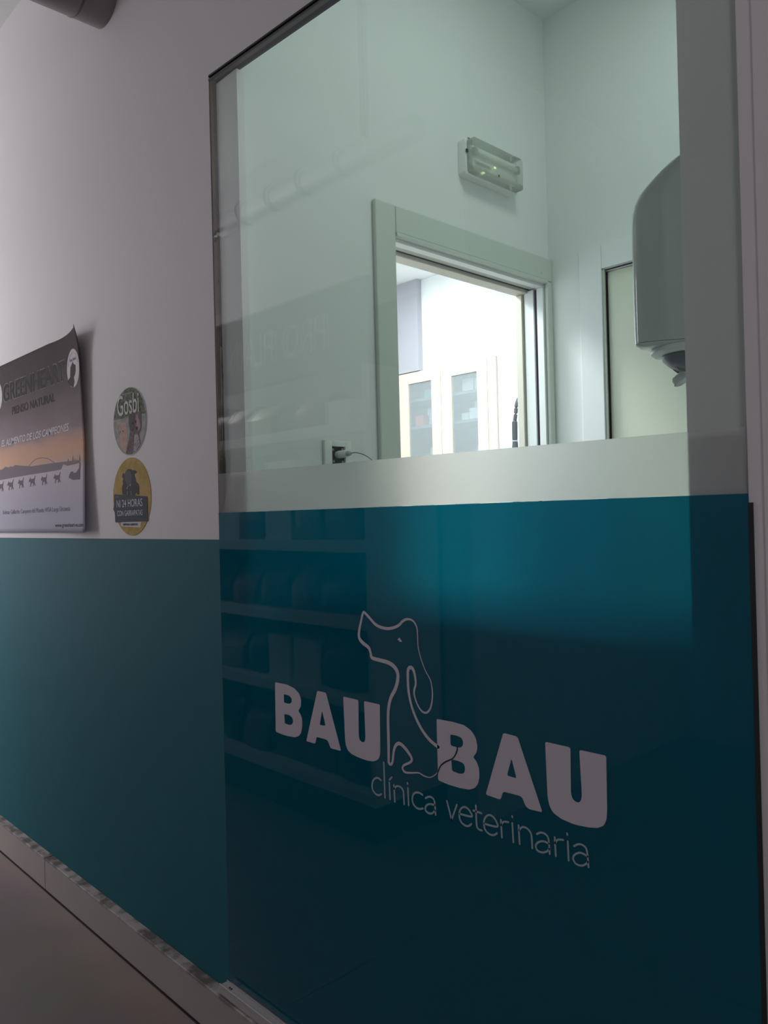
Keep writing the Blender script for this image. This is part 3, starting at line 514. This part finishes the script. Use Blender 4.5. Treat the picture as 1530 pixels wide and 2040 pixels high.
# wall_a : between hallway and treatment room, with the door opening
OY0, OY1, OZ = .50, 1.222, 1.952
b = MB(); b.box(XA-.11, XA, .0301, OY0, 0, 2.85); b.box(XA-.11, XA, OY0, YB+.1, OZ, 2.85); b.box(XA-.11, XA, OY1, YB+.1, 0, OZ)
struct(b.build('wall_left', INNER))
struct(MB().box(-1.586, -1.500, .0115, .0299, .135, 2.215).build('trim_4', WHITE))
struct(MB().box(-.4745, XR-.001, .0115, .0299, .135, 2.17).build('trim_5', WHITE))
b = MB(); b.box(XA, -1.318, YB, YB+.1, 0, 2.85); b.box(-1.318, -.60, YB, YB+.1, 1.955, 2.85); b.box(-.60, XC+.1, YB, YB+.1, 0, 2.85)
struct(b.build('wall_back', INNER))
struct(MB().box(XC, XC+.12, .0301, YB, 0, 2.85).build('wall_right', INNER))
struct(MB().box(XA-.11, XC+.12, .0301, YB+.1, 2.85, 2.93).build('ceiling', INNER))
struct(MB().box(-1.599, XR, .0301, .0500, 2.27, 2.85).build('trim_1', INNER))
struct(MB().box(-3.9, 1.0, .0301, 2.9, -.12, 0).build('floor', FLOOR))

# door_1 : sliding door opening with casing
d1 = empty('door_1', (XA, .86, 0)); struct(d1)
def casing_y(y0, y1, z0, z1, nm='casing_board', bev=.004): return MB().box(XA+.0005, XA+.014, y0, y1, z0, z1, bevel=bev).build(nm, TRIM, d1)
casing_y(.445, .520, 0, 2.041)
casing_y(.5215, YB-.001, 1.966, 2.041)
casing_y(1.2215, YB-.001, 0, 1.9645)
MB().box(XA+.0005, XA+.018, .521, 1.2205, 1.956, 1.9655, bevel=.002).build('casing_lip', TRIM, d1)
LIN = mat('beige_door_lining', (.62, .60, .52), .5); GLN = mat('green_grey_lining', (.42, .46, .40), .5)
# head lining: near board, dark track slot, far board
MB().box(XA-.026, XA+.0, .502, 1.2205, 1.946, 1.9515).build('head_lining', TRIMW, d1)
MB().box(XA-.052, XA-.026, .502, 1.2205, 1.949, 1.9515).build('head_lining', GLN, d1)
MB().box(XA-.062, XA-.052, .502, 1.2205, 1.9495, 1.9515).build('track_slot', DARK, d1)
MB().box(XA-.109, XA-.062, .502, 1.2205, 1.938, 1.9515, bevel=.002).build('head_lining', LIN, d1)
# jamb lining at the far side
MB().box(XA-.024, XA+.0, 1.2120, 1.2212, 0, 1.945).build('jamb_lining', TRIMW, d1)
MB().box(XA-.038, XA-.024, 1.2195, 1.2212, 0, 1.945).build('track_slot', mat('dark_violet_slot', (.03, .015, .05), .7), d1)
MB().box(XA-.074, XA-.038, 1.2120, 1.2212, 0, 1.945).build('jamb_lining', TRIMW, d1)
MB().box(XA-.082, XA-.074, 1.2170, 1.2212, 0, 1.945).build('jamb_groove', GLN, d1)
MB().box(XA-.109, XA-.082, 1.2060, 1.2212, 0, 1.937, bevel=.002).build('jamb_lining', LIN, d1)
for y, z in ((1.19, 1.985), ):
    MB().lathe((XA+.016, y, z), [(.003, -.002), (.003, .002)], 10).build('screw_cap', TRIMW, d1)

# door_2 : closed pale green door in the end wall
d2 = empty('door_2', (-.95, YB, 0)); struct(d2)
MB().box(-1.408, -1.3265, YB-.010, YB-.0005, 0, 2.040, bevel=.002).build('casing_board', TRIMB, d2)
MB().box(-1.3255, -.522, YB-.010, YB-.0005, 1.963, 2.040, bevel=.002).build('casing_board', TRIMB, d2)
MB().box(-.600, -.522, YB-.010, YB-.0005, 0, 1.962, bevel=.002).build('casing_board', TRIMB, d2)
MB().box(-1.3260, -1.3180, YB-.006, YB+.06, 0, 1.960).build('door_stop', GLN, d2)
MB().box(-1.3180, -.600, YB-.002, YB+.06, 1.9555, 1.960).build('door_stop', DARK, d2)
MB().box(-1.3165, -.6015, YB+.010, YB+.050, .004, 1.9535, bevel=.002).build('door_leaf', LEAF, d2)

# ---------------------------------------------------------------- emergency light above the doorway
def rrect(y0, y1, z0, z1, r, n=5):
    o = []
    for cy, cz, a0 in ((y1-r, z1-r, 0), (y0+r, z1-r, 90), (y0+r, z0+r, 180), (y1-r, z0+r, 270)):
        for i in range(n+1):
            a = math.radians(a0+90*i/n); o.append((cy+r*math.cos(a), cz+r*math.sin(a)))
    return o
el = empty('emergency_light', (XA, .93, 2.255)); tag(el, 'white rectangular emergency light with clear cover mounted above the sliding doorway', 'emergency light')
def slab(x0, x1, y0, y1, z0, z1, r, ins=0):
    a = rrect(y0, y1, z0, z1, r); c = rrect(y0+ins, y1-ins, z0+ins, z1-ins, r)
    return [[(x0, p[0], p[1]) for p in a], [(x1-.004, p[0], p[1]) for p in a] , [(x1, p[0], p[1]) for p in rrect(y0+ins+.003, y1-ins-.003, z0+ins+.003, z1-ins-.003, r)]]
EY0, EY1, EZ0, EZ1 = .800, 1.052, 2.200, 2.308
MB().loft(slab(XA+.0005, XA+.030, EY0, EY1, EZ0, EZ1, .010)).build('housing', PLW, el, True)
def cover_mat():
    m = bpy.data.materials.new('clear_ribbed_cover'); m.use_nodes = True; nt = m.node_tree; nt.nodes.clear()
    o = nt.nodes.new('ShaderNodeOutputMaterial'); t = nt.nodes.new('ShaderNodeBsdfTransparent'); t.inputs[0].default_value = (.93, .96, .92, 1)
    g = nt.nodes.new('ShaderNodeBsdfGlossy'); g.inputs['Roughness'].default_value = .12; d = nt.nodes.new('ShaderNodeBsdfDiffuse'); d.inputs[0].default_value = (.84, .88, .83, 1)
    m1 = nt.nodes.new('ShaderNodeMixShader'); m1.inputs[0].default_value = .30; m2 = nt.nodes.new('ShaderNodeMixShader'); f = nt.nodes.new('ShaderNodeFresnel'); f.inputs[0].default_value = 1.45
    nt.links.new(t.outputs[0], m1.inputs[1]); nt.links.new(d.outputs[0], m1.inputs[2]); nt.links.new(f.outputs[0], m2.inputs[0]); nt.links.new(m1.outputs[0], m2.inputs[1]); nt.links.new(g.outputs[0], m2.inputs[2]); nt.links.new(m2.outputs[0], o.inputs[0])
    return m
MB().loft(slab(XA+.0305, XA+.056, EY0+.006, EY1-.004, EZ0+.004, EZ1-.004, .012, .004)).build('clear_cover', cover_mat(), el, True)
MB().box(XA+.0302, XA+.036, EY0+.020, EY1-.020, EZ0+.030, EZ1-.020).build('reflector', mat('grey_green_reflector', (.88, .92, .88), .5), el)
MB().tube([(XA+.044, EY0+.035, 2.267), (XA+.044, EY1-.025, 2.267)], .0065, 12).build('tube_lamp', mat('unlit_tube', (.82, .86, .80), .3), el, True)
for y in (EY0+.026, EY1-.022): MB().box(XA+.036, XA+.052, y-.006, y+.006, 2.255, 2.279, bevel=.002).build('tube_holder', mat('holder_grey', (.30, .33, .30), .5), el)
MB().tube([(XA+.040, EY0+.035, 2.240), (XA+.040, EY0+.10, 2.240)], .004, 10).build('lower_tube', mat('dim_tube', (.45, .5, .45), .4), el, True)
MB().box(XA+.0505, XA+.0535, .905, .913, 2.236, 2.242, bevel=.001).build('charge_led', mat('yellow_green_led', (.7, .8, .3), .4, emit=((.75, .9, .35), 1.1)), el)
MB().lathe((XA+.0575, .921, 2.216), [(.0018, -.003), (.0018, .003)], 8).build('test_button', BLACK, el)
MB().box(XA+.0310, XA+.0345, EY0-.0003, EY0+.006, 2.262, 2.271).build('cable_notch', BLACK, el)
for y0, y1 in ((EY0, EY1),): MB().box(XA+.0285, XA+.0325, y0+.012, y1-.012, EZ1-.003, EZ1+.0005).build('cover_joint', mat('joint_grey', (.25, .28, .25), .6), el)  # dark grey strip along the top joint of the cover

# ---------------------------------------------------------------- wall socket with plug
so = empty('wall_socket', (XA, .30, 1.35)); tag(so, 'white square wall socket with the charger plugged in, left of the sliding doorway', 'socket')
SY0, SY1, SZ0, SZ1 = .258, .345, 1.306, 1.392
IY0, IY1, IZ0, IZ1 = .282, .325, 1.333, 1.377
b = MB(); b.box(XA+.0005, XA+.009, SY0, IY0, SZ0, SZ1, bevel=.0015); b.box(XA+.0005, XA+.009, IY1, SY1, SZ0, SZ1, bevel=.0015); b.box(XA+.0005, XA+.0088, IY0-.001, IY1+.001, IZ1, SZ1, bevel=.001); b.box(XA+.0005, XA+.0088, IY0-.001, IY1+.001, SZ0, IZ0, bevel=.001)
b.build('cover_plate', PLW, so, True)
MB().box(XA+.0005, XA+.002, IY0, IY1, IZ0, IZ1).build('socket_well', mat('dark_socket', (.03, .035, .035), .5), so)
CLIP = mat('steel_clip', (.35, .38, .37), .4, metal=.6)
for y, z in ((IY0+.006, IZ1-.008), (IY1-.006, IZ1-.006), (IY1-.006, IZ0+.006), (IY0+.008, IZ0+.007)): MB().box(XA+.002, XA+.005, y-.003, y+.003, z-.003, z+.003, bevel=.0008).build('socket_clip', CLIP, so)
ch = empty('phone_charger', (XA+.01, .302, 1.356)); tag(ch, 'small white charger plug with thin grey cable in the wall socket', 'charger')
MB().tube([(XA+.0022, .303, 1.357), (XA+.010, .303, 1.357), (XA+.030, .304, 1.357), (XA+.038, .3045, 1.357), (XA+.040, .3045, 1.357)], [.0085, .0095, .0100, .0092, .006], 16).build('plug_body', PLW, ch, True)
MB().tube([(XA+.0402, .3045, 1.357), (XA+.050, .305, 1.357), (XA+.053, .305, 1.357)], [.0070, .0062, .0030], 14).build('connector', mat('connector_grey', (.50, .52, .52), .4), ch, True)
MB().tube(catmull([(XA+.053, .305, 1.357), (XA+.066, .309, 1.3575), (XA+.080, .320, 1.353), (XA+.090, .337, 1.341), (XA+.094, .352, 1.322), (XA+.095, .358, 1.28), (XA+.10, .360, 1.15), (XA+.10, .345, 1.03), (XA+.11, .32, .9985), (XA+.16, .28, .9975)], 6), .0013, 8).build('cable', mat('grey_cable', (.28, .29, .30), .5), ch, True)

# ---------------------------------------------------------------- paper towel dispenser on the right-hand wall of the hallway
dp = empty('paper_dispenser', (XC, .38, 1.5)); tag(dp, 'big glossy white centre-pull paper dispenser with grey nozzle on the hallway wall', 'dispenser')
def plan(xf, r, z, ins=0.0, n=8):
    # slanted near side, rounded front corners, back against the wall
    xw = XC-.001; c = [(xw, .375+ins), (xf, .250+ins), (xf, .400-ins), (xw, .470-ins)]; o = [(*c[0], z)]
    for k in (1, 2):
        p = Vector(c[k]); a = Vector(c[k-1]) if k == 1 else Vector(c[1]); d = Vector(c[2]) if k == 1 else Vector(c[3])
        la, lb = (a-p).length, (d-p).length; rr = min(r, la*.45, lb*.45); A = p+(a-p)*rr/la; B = p+(d-p)*rr/lb
        for i in range(n+1):
            t = i/n; q = A*(1-t)**2 + p*2*t*(1-t) + B*t*t; o.append((q.x, q.y, z))
    o.append((*c[3], z)); return o
prof = [(1.4855, -.6875), (1.50, -.6882), (1.56, -.6888), (1.64, -.6888), (1.690, -.6880), (1.708, -.6868), (1.724, -.682), (1.738, -.674), (1.748, -.663), (1.758, -.649), (1.768, -.634), (1.778, -.615), (1.788, -.590), (1.798, -.556), (1.805, -.515)]
DSH = mat('glossy_grey_white_shell', (.64, .685, .655),   .12, coat=1)
MB().loft([plan(xf-.009, .058, z) for z, xf in prof]).build('cover_shell', DSH, dp, True)
MB().loft([plan(xf-.009, .056, z, i_) for z, xf, i_ in ((1.4775, -.676, .010), (1.4785, -.681, .005), (1.481, -.6855, .001), (1.4848, -.6880, .0))]).build('base_lip', GLOSSW, dp, True)
NX_, NY_ = -.625, .345
MB().lathe((NX_, NY_, 1.4668), [(.030, -.003), (.060, .000), (.064, .003), (.063, .0102)]).build('nozzle_ring', PLW, dp, True)
NZ_ = mat('smoky_grey_nozzle', (.20, .22, .25), .3)
b = MB(); b.lathe((NX_, NY_, 1.4635), [(.014, -.026), (.022, -.024), (.034, -.017), (.045, -.007), (.047, .000)])
b.build('nozzle_cone', NZ_, dp, True)
for a in range(8):
    t = a*math.pi/4+.3; MB().tube([(NX_+.024*math.cos(t), NY_+.024*math.sin(t), 1.445), (NX_+.019*math.cos(t), NY_+.019*math.sin(t), 1.436)], [.006, .002], 6).build('nozzle_tooth', NZ_, dp, True)
bm = bmesh.new(); R_ = []
for j in range(9):
    ring = []
    for t in range(14):
        a = t*2*math.pi/14; rr = (.006+.006*math.sin(j*.42))*(1+.35*math.sin(a*3+j)); ring.append(bm.verts.new((NX_-.010-.014*j/8+rr*math.cos(a), NY_+rr*math.sin(a)*.8, 1.438-.0030*j)))
    R_.append(ring)
for A, B_ in zip(R_, R_[1:]):
    for t in range(14): bm.faces.new((A[t], A[(t+1) % 14], B_[(t+1) % 14], B_[t]))
bm.faces.new(R_[-1]); bmesh.ops.recalc_face_normals(bm, faces=bm.faces)
me = bpy.data.meshes.new('paper_end'); bm.to_mesh(me); bm.free(); link('paper_end', me, mat('tissue_paper', (.85, .86, .84), .8, bump=.6, scale=90), dp, True)

# low storage behind the coloured film (only sensed through it)
lc = empty('low_cabinet', (-1.0, .3, 0)); tag(lc, 'low dark cabinet behind the teal film, only faintly showing through', 'cabinet')
CAB = mat('dark_slate_laminate', (.06, .09, .11), .6)
MB().box(-1.50, -.50, .14, .50, .08, .97, bevel=.004).build('body', CAB, lc)
MB().box(-1.52, -.485, .12, .52, .972, .995, bevel=.003).build('worktop', CAB, lc)
MB().box(-1.48, -.52, .17, .50, .0, .079).build('plinth', DARK, lc)

# ---------------------------------------------------------------- treatment room beyond the doorway
b = MB(); b.box(-3.9, -1.641, 2.62, 2.72, 0, 2.56); struct(b.build('wall_back', WARMW))
struct(MB().box(-3.9, -3.8, .0901, 2.62, 0, 2.56).build('wall_left', WARMW))
struct(MB().box(-1.641, -1.541, YB+.101, 2.72, 0, 2.56).build('wall_right', WARMW))
struct(MB().box(-3.9, -1.641, .0901, 2.72, 2.56, 2.64).build('ceiling', WARMW))
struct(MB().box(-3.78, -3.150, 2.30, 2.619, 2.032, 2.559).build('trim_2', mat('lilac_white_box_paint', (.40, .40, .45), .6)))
struct(MB().box(-3.1495, -2.595, 2.335, 2.619, 2.032, 2.559).build('trim_6', WARMW))
struct(MB().box(-2.5945, -1.9, 2.316, 2.619, 0, 2.559).build('trim_3', mat('bluish_white_paint', (.56, .61, .67), .6)))

cb = empty('glass_door_cabinet', (-2.99, 2.46, 0)); tag(cb, 'tall cream cabinet with two framed glass doors and stocked shelves', 'cabinet')
YC = 2.303
b = MB(); b.box(-3.375, -3.357, YC+.018, 2.615, 0, 2.022); b.box(-2.653, -2.596, YC, 2.615, 0, 2.0275, bevel=.002); b.box(-3.357, -2.653, YC+.018, 2.615, 2.008, 2.0275); b.box(-3.357, -2.653, YC+.018, 2.615, 0, .08)
b.build('carcass', CREAM, cb)
MB().box(-3.357, -2.653, 2.600, 2.614, .08, 2.008).build('back_panel', GRB, cb)
for z in (1.875, 1.717, 1.49, 1.10, .70, .35): MB().box(-3.356, -2.654, YC+.030, 2.599, z-.016, z).build('shelf', GRB, cb)
def cupboard_glass():
    m = bpy.data.materials.new('smoky_cabinet_glass'); m.use_nodes = True; nt = m.node_tree; nt.nodes.clear()
    o = nt.nodes.new('ShaderNodeOutputMaterial'); t = nt.nodes.new('ShaderNodeBsdfTransparent'); t.inputs[0].default_value = (.84, .88, .90, 1)
    d = nt.nodes.new('ShaderNodeBsdfDiffuse'); d.inputs[0].default_value = (.62, .66, .68, 1); mx = nt.nodes.new('ShaderNodeMixShader'); mx.inputs[0].default_value = .30
    nt.links.new(t.outputs[0], mx.inputs[1]); nt.links.new(d.outputs[0], mx.inputs[2]); nt.links.new(mx.outputs[0], o.inputs[0]); return m
CG = cupboard_glass()
for x0, x1, g0, g1 in ((-3.357, -2.9885, -3.243, -3.060), (-2.9855, -2.655, -2.908, -2.725)):
    b = MB(); zt, zb, gt, gb = 2.027, .02, 1.964, .90
    b.box(x0, g0, YC, YC+.017, zb, zt); b.box(g1, x1, YC, YC+.017, zb, zt); b.box(g0, g1, YC, YC+.017, gt, zt); b.box(g0, g1, YC, YC+.017, zb, gb)
    dr = b.build('cabinet_door', CREAM, cb); MB().box(g0-.002, g1+.002, YC+.006, YC+.010, gb-.002, gt+.002).build('glass_pane', CG, dr)
vb = empty('vented_box', (-3.30, 2.33, 2.03)); tag(vb, 'small white slotted unit on top of the cream cabinet by its left end', 'vent unit')
# stock on the cabinet shelves
def box_thing(name, label, cat, x, z, w, h, col, group=None, d=.10, y=2.38, cap=None):
    o = MB().box(x, x+w, y, y+d, z+.0005, z+h, bevel=.003).build(name, mat(name+'_'+str(len(bpy.data.materials)), col, .5), None)
    tag(o, label, cat, group); return o
bpy.data.objects.remove(vb)
b = MB(); b.box(-3.352, -3.24, 2.33, 2.43, 2.0285, 2.0315)
vb = empty('vented_box', (-3.30, 2.33, 2.03)); tag(vb, 'small white slotted unit on top of the cream cabinet by its left end', 'vent unit'); b.build('housing', PLW, vb)
b = MB()
for i in range(3): b.box(-3.335+.004*i, -3.285+.004*i, 2.3290, 2.3302, 2.0290+.0008*i, 2.0294+.0008*i)
b.build('slots', GRB, vb)
box_thing('medicine_box', 'tall white carton beside the red carton behind the left cabinet door', 'box', -3.205, 1.7175, .040, .115, (.80, .82, .84), y=2.42)
box_thing('medicine_box', 'red carton on the middle shelf behind the left cabinet door', 'box', -3.232, 1.7175, .062, .062, (.75, .16, .16), y=2.345, d=.06)
box_thing('medicine_box', 'pale blue carton right of the red carton in the left cabinet', 'box', -3.155, 1.7175, .060, .085, (.52, .72, .88))
box_thing('medicine_box', 'pale yellow carton at the right edge of the left cabinet door glass', 'box', -3.085, 1.7175, .030, .055, (.85, .84, .66))
box_thing('medicine_box', 'teal carton on the top shelf of the left cabinet', 'box', -3.19, 1.8755, .10, .055, (.30, .58, .56))
box_thing('medicine_box', 'large white carton on the top shelf of the right cabinet', 'box', -2.895, 1.8755, .080, .075, (.84, .85, .88))
box_thing('medicine_box', 'lilac carton on the top shelf of the right cabinet at its right', 'box', -2.805, 1.8755, .050, .068, (.66, .70, .86))
box_thing('medicine_box', 'small teal carton stacked on white cartons in the right cabinet', 'box', -2.825, 1.7855, .050, .035, (.34, .64, .64), y=2.40)
box_thing('medicine_box', 'low white carton at the left of the right cabinet middle shelf', 'box', -2.905, 1.7175, .050, .045, (.74, .78, .82))
box_thing('medicine_box', 'tall white carton in the centre of the right cabinet middle shelf', 'box', -2.848, 1.7175, .060, .067, (.86, .87, .88))
box_thing('medicine_box', 'cream carton at the right of the right cabinet middle shelf', 'box', -2.782, 1.7175, .060, .055, (.78, .82, .80))
box_thing('medicine_box', 'small cream carton on the lower shelf of the left cabinet', 'box', -3.15, 1.4905, .06, .10, (.78, .76, .66))
box_thing('medicine_box', 'small cream carton on the lower shelf of the right cabinet', 'box', -2.80, 1.4905, .045, .085, (.80, .78, .66))

# gooseneck hose standing on a worktop inside the treatment room
wt = empty('worktop', (-2.05, 2.05, 0)); tag(wt, 'worktop in the treatment room that carries the black gooseneck hose', 'worktop')
b = MB(); b.box(-2.40, -1.66, 1.80, 2.25, 0, .86); b.build('body', CREAM, wt); MB().box(-2.42, -1.645, 1.78, 2.27, .861, .90, bevel=.004).build('top', PLW, wt)
gn = empty('gooseneck_hose', (-2.2, 1.95, .9)); tag(gn, 'black gooseneck hose curving up at the right side of the sliding doorway', 'hose')
RUB = mat('charcoal_rubber', (.035, .04, .045), .5)
MB().tube([(-2.212, 1.945, .901), (-2.212, 1.945, 1.48), (-2.212, 1.947, 1.53)], [.017, .016, .0115], 14).build('lower_sleeve', RUB, gn, True)
MB().tube([(-2.2125, 1.945, 1.532), (-2.212, 1.9455, 1.54), (-2.212, 1.947, 1.615), (-2.212, 1.948, 1.622)], [.0115, .0125, .0125, .0095], 14).build('grip_sleeve', RUB, gn, True)
MB().tube(catmull([(-2.212, 1.948, 1.622), (-2.206, 1.949, 1.655), (-2.204, 1.952, 1.69), (-2.195, 1.960, 1.722), (-2.175, 1.972, 1.745), (-2.14, 1.985, 1.758), (-2.10, 2.0, 1.75)], 5), .0085, 14).build('flexible_neck', RUB, gn, True)
MB().lathe((-2.212, 1.945, 1.524), [(.014, 0), (.014, .006), (.008, .008)], 14).build('clamp_ring', mat('steel', (.4, .4, .42), .3, metal=.8), gn, True)

# ---------------------------------------------------------------- air duct of the waiting room
du = empty('air_duct', (-2.135, -.01, 2.7)); tag(du, 'round grey metal air duct entering the white wall near the ceiling', 'duct')
RD = .093
elbow = [(-2.135, -.0005, 2.697), (-2.135, -.20, 2.697)] + [(-2.135, -.25-.11*math.sin(t), 2.697+.11-.11*math.cos(t)) for t in [math.radians(a) for a in (10, 30, 50, 70, 88)]] + [(-2.135, -.362, 2.995)]
MB().tube(elbow, RD, 40).build('duct_pipe', GREY, du, True)
DJ = mat('dark_duct_joint', (.12, .11, .12), .5)
MB().tube([(-2.135, -.078, 2.697), (-2.135, -.080, 2.697), (-2.135, -.083, 2.697), (-2.135, -.085, 2.697)], [RD, RD+.0015, RD+.0015, RD], 40).build('joint_ring', DJ, du, True)
hp = empty('ventilation_pipe', (-3.3, -.85, 2.47)); tag(hp, 'long silvery pipe with ring joints below the ceiling, mirrored in the upper glass', 'pipe')
MB().tube([(-5.6, -.85, 2.480), (-1.75, -.85, 2.450)], .046, 24).build('pipe_run', mat('silver_pipe', (.92, .92, .94), .25, metal=.8), hp, True)
for x in (-2.1, -2.32, -2.52, -2.72, -3.0, -3.3, -3.8, -4.3): MB().tube([(x, -.85, 2.453-(x+2.1)*.008), (x-.012, -.85, 2.453-(x+2.1)*.008)], .0485, 24).build('joint_ring', DJ, hp, True)
for x in (-2.0, -3.5, -5.0): MB().box(x-.006, x+.006, -.856, -.844, 2.49, 2.9995).build('hanger_rod', DJ, hp)

# ---------------------------------------------------------------- product shelving opposite (seen mirrored in the glass)
sh = empty('shop_shelving', (-3.3, -1.13, 0)); tag(sh, 'pale shop shelving with dark header sign, seen only as a reflection in the glass', 'shelving')
X0, X1, YF, YK = -4.0, -2.13, -.955, -1.335
MB().box(X0, X1, YK, YF-.0, 0, .135).build('plinth', mat('dark_plinth', (.08, .08, .09), .5), sh)
levels = (.16, .50, .80, 1.09, 1.54)
for z in levels: MB().box(X0+.0205, X1-.0205, YK, YF, z-.025, z+.02, bevel=.003).build('shelf_board', SHELFW, sh)
MB().box(X0, X1, YK, YK+.012, .16, 2.1).build('back_panel', mat('grey_back_panel', (.26, .28, .30), .6), sh)
for x in (X0, -3.45, X1-.02): MB().box(x, x+.02, YK+.013, YF+.002, .136, 1.76).build('upright', SHELFW, sh)
hd = MB().box(X0, X1, YF-.03, YF+.004, 1.765, 2.085, bevel=.003).build('header_sign', mat('charcoal_sign', (.06, .06, .07), .35), sh)
text('header_lettering', 'PRO PLAN', -3.05, -2.35, 1.85, 1.99, 0, .001, mat('pale_sign_ink', (.5, .5, .5), .5), hd)
for o in [c for c in hd.children if c.name.startswith('header_lettering')]:
    for v in o.data.vertices:                       # turned to face the corridor
        v.co = Vector((-5.4-v.co.x, YF+.0045-v.co.y, v.co.z))
cols = {'dark pet food bag': (.07, .08, .12), 'grey pet food bag': (.45, .45, .48), 'red pet food bag': (.25, .06, .06), 'white carton': (.82, .82, .80), 'tan pet food bag': (.38, .30, .20)}
word = {0: 'bottom', 1: 'second lowest', 2: 'middle', 3: 'waist-high', 4: 'top'}
for li, z in enumerate(levels):
    x = -3.95; top = (levels[li+1] if li < 4 else 1.76); i = 0
    while x < X1-.25:
        w = random.uniform(.13, .24); h = min(random.uniform(.6, .85)*(top-z-.03), .38); k = random.choice(list(cols))
        if x > -3.8 and not (x-.02 < -3.42 and x+w > -3.47):
            y0 = YF-.05-random.uniform(0, .02)
            if 'bag' in k:
                rings = []
                for t in (0, .06, .5, .88, 1):
                    s_ = {0: .92, .06: 1, .5: 1.0, .88: .96, 1: .90}[t]; dy = {0: .9, .06: 1, .5: 1, .88: .55, 1: .08}[t]*.11
                    rings.append([(x+w/2+a*w*.47*s_, y0-.11+bq*dy, z+.0205+t*h) for a, bq in ((-1, -1), (-.9, -1.05), (0, -1.1), (.9, -1.05), (1, -1), (1, 0), (1, 1), (.9, 1.05), (0, 1.1), (-.9, 1.05), (-1, 1), (-1, 0))])
                o = MB().loft(rings).build('pet_food_bag', mat(k.replace(' ', '_'), cols[k], .3), None, True); c_ = 'bag'
            else:
                o = MB().box(x, x+w*.94, y0-.2, y0, z+.0205, z+h, bevel=.003).build('carton', mat('white_carton', cols[k], .5)); c_ = 'box'
            tag(o, '%s on the %s shelf of the shelving mirrored in the glass' % (k, word[li]), c_, 'pet products on the %s shelf, %ss' % (word[li], k))
        x += w + random.uniform(.0, .03); i += 1
